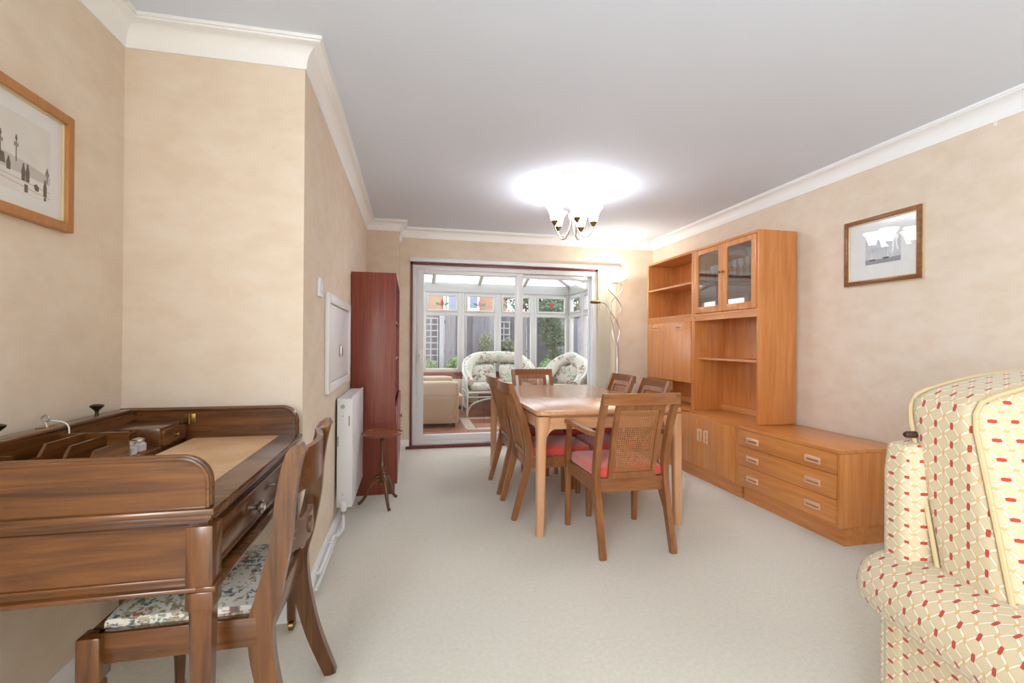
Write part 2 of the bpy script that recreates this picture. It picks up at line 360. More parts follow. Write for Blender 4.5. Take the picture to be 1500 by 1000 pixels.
def lerpw(ws, n):
    out = []
    for i in range(len(ws)-1): out += [ws[i]+(ws[i+1]-ws[i])*j/n for j in range(n)]
    return out+[ws[-1]]

# ------------------------------------------------------------------ the room
CZ, XL, XF, XR, YB, YBAY, YF = 2.36, -.43, -1.074, 2.845, 5.12, 2.06, -2.3
struct('floor', B(-1.25, 3.0, YF-.15, YB+.1, -.1, 0), 'carpet', 'cream wool carpet covering the whole dining room floor', 'carpet')
struct('ceiling', B(-1.25, 3.0, YF-.15, YB+.24, CZ, CZ+.1), 'ceil', 'plain white painted ceiling with a plaster cornice', 'ceiling')
struct('wall_left', B(-1.22, XF, -.55, YBAY+.05, 0, CZ).box(-1.22, XF, YF, -2.25, 0, CZ).box(-1.22, XF, -2.25, -.55, 0, .75).box(-1.22, XF, -2.25, -.55, 2.15, CZ), 'wall', 'mottled cream papered wall behind the writing desk', 'wall')  # opening towards the lounge end added for the unseen fill light
struct('wall_bay', B(-1.22, XL, YBAY, YB+.24, 0, CZ), 'wall', 'papered projecting wall with switch, meter hatch and radiator', 'wall')
struct('wall_pier', B(XL, -.113, 4.85, YB+.1, 0, CZ), 'wall', 'narrow papered pier behind the tall red bookcase', 'wall')
struct('wall_right', B(XR, 2.99, YF, YB+.24, 0, CZ), 'wall', 'mottled cream papered wall behind the teak wall units', 'wall')
DX0, DX1, DZ = 0.0, 2.13, 2.0
g = B(XL, DX0, YB, YB+.24, 0, CZ).box(DX1, XR, YB, YB+.24, 0, CZ).box(DX0, DX1, YB, YB+.24, DZ, CZ)
struct('wall_back', g, 'wall', 'papered wall around the sliding patio door', 'wall')
struct('wall_front', B(-1.22, 2.99, YF-.12, YF, 0, CZ), 'wall', 'papered wall closing the lounge end of the room', 'wall')
plan = [(XF, YF), (XF, YBAY), (XL, YBAY), (XL, 4.85), (-.113, 4.85), (-.113, YB), (XR, YB), (XR, YF)]
cov = [(0, 2.258), (.006, 2.258), (.008, 2.268)] + [(.008+.058*(1-math.cos(a)), 2.268+.07*math.sin(a)) for a in [R(10*i) for i in range(0, 10)]] + [(.07, 2.34), (.07, 2.347), (.078, 2.347), (.078, CZ), (0, CZ)]
struct('trim_1', G().mold(plan, cov), 'cornice', 'white plaster coved cornice running round the ceiling', 'cornice')
sk = [(0, 0), (.016, 0), (.016, .085), (.006, .1), (0, .1)]
struct('baseboard_left', G().mold([(XF, YF), (XF, YBAY), (XL, YBAY), (XL, 4.85), (-.113, 4.85), (-.113, YB), (DX0-.005, YB)], sk), 'white', 'white painted skirting board along the radiator wall', 'skirting')
struct('baseboard_right', G().mold([(DX1+.02, YB), (XR, YB), (XR, YF)], sk), 'white', 'white painted skirting board behind the teak wall units', 'skirting')

# ------------------------------------------------------------------ sliding patio door and blind
d = thing('door_1', 'white framed sliding patio door with red hardwood surround', 'patio door', (1.06, YB, 0), kind='structure')
y0, y1 = YB+.0, YB+.1
g = B(DX0, DX0+.024, y0-.012, y1, 0, DZ).box(DX0, DX1, y0-.012, y1, DZ-.024, DZ).box(DX0-.04, DX1, y0-.03, y1, 0, .03)
g.build('surround', 'hard', d)
g = B(DX0+.024, DX0+.06, y0+.01, y1+.04, .03, DZ-.024, .004).box(2.07, DX1, y0+.0, y1+.04, .03, DZ-.024, .004).box(DX0+.06, 2.07, y0+.01, y1+.04, 1.925, DZ-.024, .004).box(DX0+.06, 2.07, y0+.005, y1+.04, .03, .075, .004)
g.build('frame', 'upvc', d)
def sash(x0, x1, yy, sl, sr, nm):
    z0, z1 = .075, 1.925
    g = B(x0, x0+sl, yy, yy+.045, z0, z1, .006).box(x1-sr, x1, yy, yy+.045, z0, z1, .006).box(x0+sl, x1-sr, yy, yy+.045, z1-.045, z1, .006).box(x0+sl, x1-sr, yy, yy+.045, z0, z0+.065, .006)
    s = g.build('sash', 'upvc', d)
    B(x0+sl-.01, x1-sr+.01, yy+.018, yy+.026, z0+.055, z1-.035).build('pane', 'pane', s)
    return s
s1 = sash(.06, 1.245, y0+.015, .085, .075, 'a'); s2 = sash(1.17, 2.07, y0+.07, .07, .012, 'b')
hd = B(.075, .13, y0-.006, y0+.016, .91, 1.06, .004).box(.095, .11, y0-.03, y0-.006, .95, 1.02, .004).build('handle', 'plastic', s1)
B(.1, .104, y0-.033, y0-.029, .99, 1.01).build('keyhole', 'iron', d)

bl = thing('vertical_blind', 'cream vertical blind drawn aside from the patio door', 'blind', (1.2, 5.07, 1.99))
B(DX0-.005, 2.385, 5.05, 5.118, 2.0, 2.04, .003).build('headrail', 'plastic', bl)
g = G()
for k in range(12):
    x = 2.165+.0135*k; g = G(); pts = [(-.045+.09*t/6, .008*math.sin(math.pi*t/6)) for t in range(7)]; a = R(24)
    pp = [(x+u*math.cos(a)-v*math.sin(a), 5.082+u*math.sin(a)+v*math.cos(a)) for u, v in pts]
    g.strip(pp, .0016, 'z', .04, 2.0); g.build('vane', 'vane', bl)
G().tube([(2.372, 5.04, 2.0), (2.372, 5.035, 1.5), (2.372, 5.04, .95)], .0025, 6).build('pull_cord', 'string', bl)

# ------------------------------------------------------------------ conservatory
CX0, CX1, CY0, CY1 = -.4, 2.8, 5.36, 8.02
fl = struct('floor_conservatory', B(CX0-.2, CX1+.2, YB+.1, CY1+.2, -.1, -.004), 'grout', 'terracotta tiled floor of the conservatory with pale inlaid bands', 'floor')
xs = [-.4, -.25, .08, .40, .73, .87, 1.2, 1.53, 1.86, 2.19, 2.33, 2.6, 2.8]; ys = [5.22, 5.4, 5.73, 6.10, 6.24, 6.6, 6.95, 7.09, 7.4, 7.7, 8.02]
for i in range(len(xs)-1):
    for j in range(len(ys)-1):
        xa, xb, ya, yb = xs[i]+.004, xs[i+1]-.004, ys[j]+.004, ys[j+1]-.004
        xm, ym = (xa+xb)/2, (ya+yb)/2
        inr = .73 < xm < 2.33 and 6.10 < ym < 7.09
        pale = inr and (xm < .87 or xm > 2.19 or ym < 6.24 or ym > 6.95)
        B(xa, xb, ya, yb, -.02, random.uniform(-.001, .001)).build('tile', MT['paletile'] if pale else random.choice(MT['terracotta']), fl)
g = B(CX0-.1, CX1+.12, CY1, CY1+.12, -.1, .62).box(CX1, CX1+.12, CY0, CY1, -.1, .62).box(CX0-.12, CX0, CY0, CY1+.12, -.1, .62)
struct('wall_conservatory', g, 'plaster', 'low pink plastered wall below the conservatory windows', 'wall')
g = B(CX0, CX1, CY1-.05, CY1+.14, .62, .64).box(CX1-.05, CX1+.14, CY0, CY1-.05, .62, .64).box(CX0-.14, CX0+.05, CY0, CY1-.05, .62, .64)
struct('trim_2', g, 'sillwood', 'red quarry tile sill below the conservatory windows', 'sill')
struct('wall_house', B(-2.5, 4.5, YB+.1, CY0-.005, CZ+.1, 5.2).box(-2.5, -1.22, YB+.1, CY0-.005, -.1, 2.46).box(2.99, 4.5, YB+.1, CY0-.005, -.1, 2.46), 'brick', 'outer brick wall of the house above the patio door', 'wall')
nwin = [0]
def cwin(axis, pos, a, b, label, motif):
    nwin[0] += 1; ca = (a+b)/2
    def bx(g, u0, u1, d0, d1, z0, z1, bev=0):
        if axis == 'y': g.box(u0, u1, pos+d0, pos+d1, z0, z1, bev)
        else: g.box(pos+d0, pos+d1, u0, u1, z0, z1, bev)
        return g
    loc = (ca, pos, .64) if axis == 'y' else (pos, ca, .64)
    wn = thing('window_%d' % nwin[0], label, 'window', loc, kind='structure')
    sg = 1
    g = G(); f = .055
    bx(g, a, a+f, 0, .07, .64, 2.0, .004); bx(g, b-f, b, 0, .07, .64, 2.0, .004); bx(g, a+f, b-f, 0, .07, .64, .70, .004); bx(g, a+f, b-f, 0, .07, 1.60, 1.665, .004); bx(g, a+f, b-f, 0, .07, 1.965, 2.0, .004)
    g.build('frame', 'consframe', wn)
    g = G(); i0, i1 = a+f, b-f; t = .032
    bx(g, i0, i0+t, -.012, .05, 1.665, 1.965, .004); bx(g, i1-t, i1, -.012, .05, 1.665, 1.965, .004); bx(g, i0+t, i1-t, -.012, .05, 1.665, 1.70, .004); bx(g, i0+t, i1-t, -.012, .05, 1.932, 1.965, .004)
    sh = g.build('sash', 'consframe', wn)
    bx(G(), i0+t-.005, i1-t+.005, .02, .026, 1.695, 1.937).build('pane', 'pane', sh)
    bx(G(), i0-.005, i1+.005, .03, .036, .695, 1.605).build('pane', 'pane', wn)
    g = bx(G(), ca-.035, ca+.035, -.03, -.018, 1.667, 1.681, .003); bx(g, ca-.008, ca+.008, -.03, -.012, 1.668, 1.69); g.build('latch', 'steel', sh)
    if motif:
        def leaf(pts, m, nm):
            P = [(ca+x, 1.815+z) for x, z in pts]; g = G()
            g.prism(P, axis, pos+.017, pos+.0195) if axis == 'y' else g.prism(P, 'x', pos+.017, pos+.0195)
            g.build(nm, m, sh)
        leaf([(0, .065), (.026, .02), (.03, -.02), (.012, -.06), (-.012, -.06), (-.03, -.02), (-.026, .02)], motif, 'glass_flower')
        for q in (-1, 1): leaf([(q*.02, -.035), (q*.05, -.005), (q*.085, .012), (q*.115, .004), (q*.09, -.03), (q*.055, -.045)], 'green', 'glass_leaf')
    return wn
bx_ = [-.4, .21, .855, 1.50, 2.145, 2.8]
lb = ['conservatory window beside the boarded corner, pale trellis beyond', 'conservatory window with red glass tulip showing trellis and fence', 'conservatory window with pink glass tulip above the wicker sofa', 'conservatory window behind the patio door meeting stile', 'conservatory window with red tulip showing the ivy tree']
for i in range(5): cwin('y', CY1, bx_[i], bx_[i+1], lb[i], ['red', 'red', 'pink', 'pink', 'red'][i])
for i in range(4): cwin('x', CX1, CY1-(i+1)*.665, CY1-i*.665, ['side window of the conservatory next to the glazed corner', 'side window of the conservatory, second from the glazed corner', 'side window of the conservatory, third from the glazed corner', 'side window of the conservatory against the house'][i], None)
for i in range(4): cwin('x', CX0-.07, CY1-(i+1)*.665, CY1-i*.665, ['window behind the beige sofa by the garden corner', 'window behind the beige sofa seat', 'window past the beige sofa arm', 'window opposite the beige sofa against the house'][i], None)
g = B(CX0-.08, CX1+.08, CY1-.015, CY1+.1, 2.0, 2.16, .006).box(CX1-.015, CX1+.1, CY0, CY1-.015, 2.0, 2.16, .006).box(CX0-.1, CX0+.015, CY0, CY1-.015, 2.0, 2.16, .006)
struct('trim_3', g, 'consframe', 'white eaves beam of the conservatory', 'beam')
rf = thing('roof_conservatory', 'opal panelled conservatory roof with white rafters', 'roof', (1.2, 8, 2.16), kind='structure')
SL = .33
def zb(y): return 2.165+SL*(8.04-y)
def zr(x): return 2.165+SL*(2.82-x)
for x in (.38, 1.165, 1.96, -.4):
    yt = max(CY0, 8.04-(2.82-x)); g = G(); p = [(x, 8.04, zb(8.04)), (x, yt, zb(yt))]
    g.add([(x+sx, y, z+dz) for (_, y, z) in p for sx in (-.028, .028) for dz in (-.045, .012)], [(0, 1, 3, 2), (4, 6, 7, 5), (0, 4, 5, 1), (2, 3, 7, 6), (0, 2, 6, 4), (1, 5, 7, 3)]); g.build('rafter', 'consframe', rf)
for y in (7.24, 6.45, 5.66):
    xt = 2.82-(8.04-y); p = [(2.82, zr(2.82)), (xt, zr(xt))]; g = G()
    g.add([(x, y+sy, z+dz) for (x, z) in p for sy in (-.028, .028) for dz in (-.045, .012)], [(0, 1, 3, 2), (4, 6, 7, 5), (0, 4, 5, 1), (2, 3, 7, 6), (0, 2, 6, 4), (1, 5, 7, 3)]); g.build('rafter', 'consframe', rf)
q = 8.04-CY0; G().tube([(2.82, 8.04, zb(8.04)-.01), (2.82-q, CY0, zb(CY0)-.01)], .038, 6).build('hip_rafter', 'consframe', rf)
ex = [-.5, .38, 1.165, 1.96, 2.82]
for i in range(4):
    a, b = ex[i], ex[i+1]; ya, yb = max(CY0, 8.04-(2.82-a)), max(CY0, 8.04-(2.82-b)); pts = [(a, 8.1), (b, 8.1)]+[(b, yb), (a, ya)]
    if ya == CY0 and yb > CY0: pts = [(a, 8.1), (b, 8.1), (b, yb), (2.82-q, CY0), (a, CY0)]
    G().add([], []); g = G(); n = len(pts); g.add([(x, y, zb(y)+.012) for x, y in pts]+[(x, y, zb(y)+.028) for x, y in pts], [tuple(range(n)), tuple(range(n, 2*n))]+[(k, (k+1) % n, n+(k+1) % n, n+k) for k in range(n)]); g.build('roof_panel', 'poly', rf)
ey = [5.36, 5.66, 6.45, 7.24, 8.04]
for i in range(4):
    a, b = ey[i], ey[i+1]; pts = [(2.9, a), (2.9, b), (2.82-(8.04-b), b), (2.82-(8.04-a), a)]; g = G()
    g.add([(x, y, zr(x)+.012) for x, y in pts]+[(x, y, zr(x)+.028) for x, y in pts], [(0, 1, 2, 3), (4, 5, 6, 7)]+[(k, (k+1) % 4, 4+(k+1) % 4, 4+k) for k in range(4)]); g.build('roof_panel', 'poly', rf)
g = G().prism([(CY0, 2.16), (8.0, 2.16), (CY0, zb(CY0))], 'x', CX0-.05, CX0); struct('wall_gable', g, 'consframe', 'white triangular gable infill of the conservatory', 'wall')

# ------------------------------------------------------------------ garden beyond
struct('ground', B(-8, 12, 5.2, 24, -.4, -.18), 'soil', 'bare garden ground beyond the conservatory', 'ground')
FY = 10.6
fe = thing('garden_fence', 'weathered grey close boarded fence beyond the conservatory', 'fence', (1.5, FY, -.18))
pm = [B(-.0632, .0632, 0, .018, 0, 1.0).mesh('board') for _ in range(3)]
for i in range(3): pm[i].materials.append(MT['fence'][i])
for k in range(96):
    o = bpy.data.objects.new('board', random.choice(pm)); COL.objects.link(o); o.parent = fe
    o.location = (-5.5+k*.127, random.choice((-.022, 0, .006)), 0); o.scale = (1, 1, 1.93+random.uniform(-.015, .02)); o.rotation_euler = (0, random.uniform(-.004, .004), 0)
for z in (.25, .95, 1.6): B(-4.1, 8.2, FY+.02, FY+.06, z-.03, z+.04).build('rail', MT['fence'][1], fe)
def trellis(x0, x1, z0, z1, nx, nz, label):
    t = thing('trellis', label, 'trellis', ((x0+x1)/2, FY-.06, -.18))
    for i in range(nx): x = x0+(x1-x0)*i/(nx-1); B(x-.012, x+.012, FY-.06, FY-.045, -.18, z1).build('slat', 'trelwood', t)
    for j in range(nz): z = z0+(z1-z0)*j/(nz-1); B(x0-.02, x1+.02, FY-.075, FY-.06, z-.012, z+.012).build('slat', 'trelwood', t)
trellis(.30, .60, .72, 1.68, 3, 8, 'pale square trellis with low green planting at its foot')
trellis(1.98, 2.24, .9, 1.62, 3, 6, 'pale trellis panel half covered by a climbing shrub')
tag(B(.64, .74, FY-.1, FY-.02, -.18, 1.75).build('fence_post', 'trelwood'), 'pale upright post standing against the fence beside the trellis', 'post')
def leaves(g, c, r, n, size, seed):
    rn = random.Random(seed)
    for _ in range(n):
        while True:
            p = Vector((rn.uniform(-1, 1), rn.uniform(-1, 1), rn.uniform(-1, 1)))
            if p.length < 1: break
        p = p*(.55+.45*rn.random())
        c_ = Vector((c[0]+p.x*r[0], c[1]+p.y*r[1], c[2]+p.z*r[2])); u = Vector((rn.gauss(0, 1), rn.gauss(0, 1), rn.gauss(0, 1))).normalized(); v = u.orthogonal().normalized(); s_ = size*rn.uniform(.6, 1.3)
        g.add([c_-u*s_, c_+v*s_*.45, c_+u*s_, c_-v*s_*.45], [(0, 1, 2, 3)])
def shrub(name, label, cat, x, y, blobs, m, size, stems=3, trunk=.012):
    t = thing(name, label, cat, (x, y, -.18)); g = G(); sg = G()
    for i, (dx, dy, z, rx, ry, rz, n) in enumerate(blobs): leaves(g, (x+dx, y+dy, z), (rx, ry, rz), n, size, hash(name) % 97*0+i+int(x*100))
    g.build('foliage', m, t, angle=180)
    for i in range(stems):
        dx, dy, z, rx, ry, rz, n = blobs[i % len(blobs)]; a = i*2.1
        sg.tube([(x+.03*math.cos(a), y+.03*math.sin(a), -.18), (x+dx*.5+.03*math.cos(a), y+dy*.5, z*.5), (x+dx+.04*math.cos(a), y+dy+.04*math.sin(a), z+rz*.3)], [trunk, trunk*.8, trunk*.4], 6)
    sg.build('stem', 'bark', t); return t
shrub('low_shrub', 'low bright green bush under the square trellis', 'shrub', .42, 10.2, [(0, 0, .58, .2, .18, .22, 380), (-.22, 0, .5, .2, .15, .18, 240)], 'leafA', .035)
shrub('low_shrub', 'leafy green bush at the fence foot beyond the beige sofa', 'shrub', .98, 10.1, [(0, 0, .62, .28, .2, .26, 520), (.25, .05, .5, .2, .15, .2, 220)], 'leafA', .035)
shrub('climbing_shrub', 'tall loose shrub climbing the fence above the wicker sofa', 'shrub', 1.66, 10.35, [(0, 0, 1.1, .22, .12, .35, 420), (0, 0, .6, .2, .15, .3, 260)], 'leafC', .035)
shrub('climbing_shrub', 'yellow green climber spreading over the second trellis', 'shrub', 2.2, 10.35, [(0, 0, 1.0, .26, .12, .3, 480), (0, 0, .5, .22, .15, .3, 260)], 'leafC', .04)
shrub('ivy_tree', 'dense dark ivy clad tree in front of the fence', 'tree', 3.2, 10.2, [(0, 0, 1.35, .42, .2, .55, 1500), (.1, 0, .7, .35, .2, .4, 800), (-.1, 0, 1.9, .5, .25, .4, 900)], 'leafB', .04, 4, .05)
shrub('low_shrub', 'rounded light green bush below the ivy tree', 'shrub', 2.95, 9.7, [(0, 0, .6, .28, .22, .24, 520)], 'leafA', .035)
shrub('garden_tree', 'big leafy tree rising behind the fence near the brick house', 'tree', 3.35, 12.6, [(0, 0, 2.6, 1.1, .6, 1.0, 2600), (1.2, .3, 2.4, .9, .6, 1.0, 1800)], 'leafB', .07, 3, .09)
shrub('garden_tree', 'spreading olive green tree behind the fence past the ivy', 'tree', 7.0, 12.4, [(0, 0, 2.6, 1.2, .7, 1.2, 2400), (1.2, 0, 2.3, 1.0, .7, 1.0, 1500)], 'leafC', .08, 3, .09)
ho = thing('brick_house', 'neighbouring buff brick house with white windows behind the fence', 'house', (-1, 16, -.18))
B(-6, 3.3, 16, 16.4, -.18, 6).build('wall', 'brick', ho)
for x0, x1, z0, z1 in ((1.2, 1.62, 2.1, 3.1), (1.92, 2.32, 2.25, 2.78), (-1.6, -.6, 2.1, 3.1)):
    wf = B(x0, x1, 15.93, 16.0, z0, z1).build('window', 'upvc', ho); B(x0+.07, x1-.07, 15.92, 15.94, z0+.07, z1-.07).build('pane', 'housewindow', wf)
G().tube([(1.13, 15.95, -.18), (1.13, 15.95, 6)], .035, 8).build('downpipe', 'upvc', ho)

# ------------------------------------------------------------------ teak wall units
XW0, XW1 = 2.36, 2.83
def cup_handle(parent, y, z, half=.052, vertical=False, x=XW0, mat='handlewood'):
    """moulded wooden pull with a finger scoop"""
    g = G(); h2 = .017
    a = [(-half, h2), (half, h2)]
    def bar(u0, u1, v0, v1, d0, d1, bev=.004):
        if vertical: g.box(x-d1, x-d0, y+v0, y+v1, z+u0, z+u1, bev)
        else: g.box(x-d1, x-d0, y+u0, y+u1, z+v0, z+v1, bev)
    bar(-half, half, -h2-.006, -h2+.006, 0, .012); bar(-half, -half+.012, -h2, h2, 0, .012); bar(half-.012, half, -h2, h2, 0, .012)
    bar(-half+.004, half-.004, 0, h2+.004, .004, .019, .007)
    hd = g.build('handle', mat, parent); return hd
MT['winewood'] = wood('polished_red_mahogany', (112, 54, 26), (156, 86, 44), 'x', 16, .25, .5)
MT['handlewood'] = wood('pale_teak_pull', (216, 168, 134), (234, 194, 164), 'y', 14, .3, .4)
def carcass(u, x0, y0, y1, z0, z1, t=.02, top=True, bottom=True):
    B(x0, XW1, y0, y0+t, z0, z1-t, .001).build('side_panel', 'teak_z', u); B(x0, XW1, y1-t, y1, z0, z1-t, .001).build('side_panel', 'teak_z', u)
    if top: B(x0-.006, XW1, y0, y1, z1-t, z1+.002, .003).build('top_panel', 'teak_y', u)
    if bottom: B(x0, XW1, y0+t, y1-t, z0, z0+t).build('bottom_panel', 'teak_y', u)
    B(XW1-.008, XW1-.002, y0+t, y1-t, z0+t, z1-t).build('back_panel', 'teak_z', u)
# drawer unit
u = thing('drawer_chest', 'low teak chest of three wide drawers at the end of the wall units', 'cabinet', (2.6, 2.59, 0))
yA, yB_ = 2.165, 3.008
carcass(u, XW0, yA, yB_, .112, .545)
B(2.412, XW1-.02, yA+.02, yB_-.01, 0, .112).build('plinth', 'teak_y', u)
for za, zb_ in ((.128, .2655), (.2685, .4045), (.4075, .524)):
    dr = B(XW0-.008, XW0+.012, yA+.022, yB_-.022, za, zb_, .002).build('drawer', 'teak_y', u)
    B(XW0+.012, XW1-.06, yA+.05, yB_-.05, za+.015, zb_-.02).build('drawer_box', 'teak_y', dr)
    for y in (2.34, 2.84): cup_handle(dr, y, (za+zb_)/2-.004, .055, x=XW0-.006)
# door unit
def door_unit(y0, y1, label):
    u = thing('door_cabinet', label, 'cabinet', (2.6, (y0+y1)/2, 0))
    carcass(u, XW0, y0, y1, .112, .545); B(2.412, XW1-.02, y0+.01, y1-.01, 0, .112).build('plinth', 'teak_y', u)
    m = (y0+y1)/2
    for a, b, hy in ((y0+.018, m-.0015, m-.042), (m+.0015, y1-.018, m+.042)):
        dr = B(XW0-.008, XW0+.012, a, b, .128, .528, .002).build('door', 'teak_z', u); cup_handle(dr, hy, .388, .052, True, x=XW0-.006)
    return u
door_unit(3.012, 3.808, 'low teak two door cabinet under the glass fronted unit')
door_unit(3.812, 4.61, 'low teak two door cabinet under the drop front bureau')
# tall glass fronted unit
XU = 2.5
u = thing('glass_cabinet', 'tall teak unit with two glazed doors above open shelves', 'cabinet', (2.66, 3.37, .547))
yA, yB_ = 2.965, 3.778
zB, zT = .5475, 1.99
B(XU, XW1, yA, yA+.022, zB, zT, .002).build('side_panel', 'teak_z', u); B(XU, XW1, yB_-.022, yB_, zB, zT, .002).build('side_panel', 'teak_z', u)
B(XU, XW1, yA+.022, yB_-.022, zT-.02, zT).build('top_panel', 'teak_y', u); B(XU, XW1-.02, yA+.022, yB_-.022, 1.39, 1.408).build('shelf', 'teak_y', u)
B(XU+.03, XW1-.02, yA+.022, yB_-.022, 1.005, 1.022).build('shelf', 'teak_y', u)
B(XW1-.02, XW1-.012, yA+.022, yB_-.022, zB, zT-.02).build('back_panel', 'teak_z', u)
B(XU+.006, XU+.02, yA+.022, yB_-.022, 1.348, 1.39).build('rail', 'teak_y', u); B(XW1-.05, XW1-.02, yA+.022, yB_-.022, zB, .60).build('lower_rail', 'teak_y', u)
B(XU+.06, XW1-.03, yA+.03, yB_-.03, 1.685, 1.691).build('glass_shelf', 'crystal', u)
m = (yA+yB_)/2
for a, b, ky in ((yA+.024, m-.001, m-.022), (m+.001, yB_-.024, m+.022)):
    z0, z1, f = 1.412, 1.966, .052
    g = B(XU-.004, XU+.014, a, a+f, z0, z1, .002).box(XU-.004, XU+.014, b-f, b, z0, z1, .002).box(XU-.004, XU+.014, a+f, b-f, z0, z0+f, .002).box(XU-.004, XU+.014, a+f, b-f, z1-f+.012, z1, .002)
    r = .022
    for cy, cz, sy, sz in ((a+f, z0+f, 1, 1), (b-f, z0+f, -1, 1), (a+f, z1-f+.012, 1, -1), (b-f, z1-f+.012, -1, -1)):
        g.prism([(cy, cz)]+[(cy+sy*(r-r*math.sin(t)), cz+sz*(r-r*math.cos(t))) for t in [R(15*k) for k in range(7)]], 'x', XU-.003, XU+.013)
    dr = g.build('door', 'teak_z', u); B(XU+.003, XU+.007, a+f-.006, b-f+.006, z0+f-.006, z1-f+.018).build('pane', 'cabglass', dr)
    G().lathe([(.004, 0), (.004, -.012), (.011, -.016), (.012, -.022), (.006, -.027)], (XU-.004, ky, 1.735), 12, 'x').build('knob', 'chairwood_z', dr)
def goblet(x, y, z, h, r, label, nm='wine_glass'):
    pr = [(r*.75, 0), (r*.72, .003), (.006, .006), (.004, h*.2), (.004, h*.48), (r*.5, h*.53), (r*.9, h*.66), (r, h*.8), (r*.92, h), (r*.9, h), (r*.97, h*.8), (r*.86, h*.67), (r*.3, h*.54)]
    return tag(G().lathe(pr, (x, y, z), 16).build(nm, 'crystal'), label, 'glass', 'crystal glasses on the cabinet shelf')
for x, y in ((2.58, 3.17), (2.58, 3.25), (2.58, 3.33), (2.58, 3.41), (2.66, 3.21), (2.66, 3.29), (2.66, 3.37), (2.6, 3.58), (2.62, 3.66)):
    goblet(x, y, 1.6912, .135 if x < 2.7 else .12, .032, 'stemmed crystal wine glass on the shelf behind the glazed door '+('beside the sailing print' if y < 3.5 else 'beside the bureau unit'))
tag(G().lathe([(.03, 0), (.034, .01), (.022, .05), (.03, .12), (.045, .19), (.06, .24), (.057, .24), (.042, .19), (.025, .12), (.015, .05)], (2.735, 3.31, 1.6912), 18).build('crystal_vase', 'crystal'), 'tall flared crystal vase among the wine glasses', 'vase')
# bureau unit
u = thing('bureau_unit', 'tall teak unit with drop front bureau below two open shelves', 'cabinet', (2.66, 4.19, .547))
yA, yB_ = 3.782, 4.61; XV = 2.5
B(XV, XW1, yA, yA+.022, zB, zT, .002).build('side_panel', 'teak_z', u); B(XV, XW1, yB_-.022, yB_, zB, zT, .002).build('side_panel', 'teak_z', u)
B(XV, XW1, yA+.022, yB_-.022, zT-.02, zT).build('top_panel', 'teak_y', u)
for z in (1.69, 1.395, .785): B(XV+.004, XW1-.02, yA+.022, yB_-.022, z, z+.018).build('shelf', 'teak_y', u)
B(XW1-.02, XW1-.012, yA+.022, yB_-.022, zB, zT-.02).build('back_panel', 'teak_z', u); B(XV+.006, XV+.02, yA+.022, yB_-.022, 1.352, 1.394).build('rail', 'teak_y', u)
B(XW1-.06, XW1-.02, yA+.022, yB_-.022, zB, .605).build('lower_rail', 'teak_y', u)
fl_ = B(XV-.006, XV+.014, yA+.024, yB_-.024, .79, 1.35, .002).build('bureau_flap', 'teak_z', u)
for y in (3.99, 4.42): cup_handle(fl_, y, 1.3, .05, x=XV-.004)

# ------------------------------------------------------------------ dining table
TX0, TX1, TY0, TY1, TZ = .73, 1.69, 2.64, 4.30, .74
t = thing('dining_table', 'large teak dining table with rounded legs and pale polished top', 'table', ((TX0+TX1)/2, (TY0+TY1)/2, 0))
def rrect(x0, x1, y0, y1, r, n=6):
    out = []
    for cx, cy, a0 in ((x1-r, y1-r, 0), (x0+r, y1-r, 90), (x0+r, y0+r, 180), (x1-r, y0+r, 270)):
        out += [(cx+r*math.cos(R(a0+90*k/n)), cy+r*math.sin(R(a0+90*k/n))) for k in range(n+1)]
    return out
def loft(g, sections):
    n = len(sections[0][0]); vs = [(x, y, z) for poly, z in sections for x, y in poly]; k = len(sections)
    g.add(vs, [(i*n+j, i*n+(j+1) % n, (i+1)*n+(j+1) % n, (i+1)*n+j) for i in range(k-1) for j in range(n)]+[tuple(range(n))[::-1], tuple((k-1)*n+j for j in range(n))]); return g
def ins(e): return rrect(TX0+e, TX1-e, TY0+e, TY1-e, max(.05-e, .01))
YM = (TY0+TY1)/2
loft(G(), [(ins(.010), TZ-.032), (ins(.002), TZ-.026), (ins(0), TZ-.016), (ins(.002), TZ-.005), (ins(.008), TZ)]).build('tabletop', 'table_y', t, angle=50)
g = B(TX0+.02, TX0+.042, TY0+.07, TY1-.07, .628, TZ-.045).box(TX1-.042, TX1-.02, TY0+.07, TY1-.07, .628, TZ-.045).box(TX0+.07, TX1-.07, TY0+.02, TY0+.042, .628, TZ-.045).box(TX0+.07, TX1-.07, TY1-.042, TY1-.02, .628, TZ-.045)
g.build('apron', 'table_x', t)
B(TX0+.045, TX1-.045, TY0+.045, TY1-.045, TZ-.05, TZ-.031).build('subframe', 'table_x', t)
for sx, sy in ((0, 0), (1, 0), (0, 1), (1, 1)):
    x0 = TX0+.006 if not sx else TX1-.006; y0_ = TY0+.006 if not sy else TY1-.006; kx = 1 if not sx else -1; ky = 1 if not sy else -1
    def lp(sz, r): a, b = x0, x0+kx*sz; c, d_ = y0_, y0_+ky*sz; return rrect(min(a, b), max(a, b), min(c, d_), max(c, d_), r, 4)
    g = loft(G(), [(lp(.046, .014), 0), (lp(.056, .016), .45), (lp(.058, .018), .55), (lp(.066, .02), .60), (lp(.078, .022), .635), (lp(.082, .024), .66), (lp(.082, .024), TZ-.036)])
    for ax in 'xy':   # curved brackets sweeping from leg into apron
        arc = [(.05, .56)]+[(.125-.067*math.cos(R(t_)), .565+.067*math.sin(R(t_))) for t_ in range(0, 91, 10)]+[(.125, .66), (.05, .66)]
        if ax == 'x': g.prism([(x0+kx*a_, z_) for a_, z_ in arc], 'y', y0_+ky*.009, y0_+ky*.034)
        else: g.prism([(y0_+ky*a_, z_) for a_, z_ in arc], 'x', x0+kx*.009, x0+kx*.034)
    g.build('leg', 'table_z', t, angle=40)

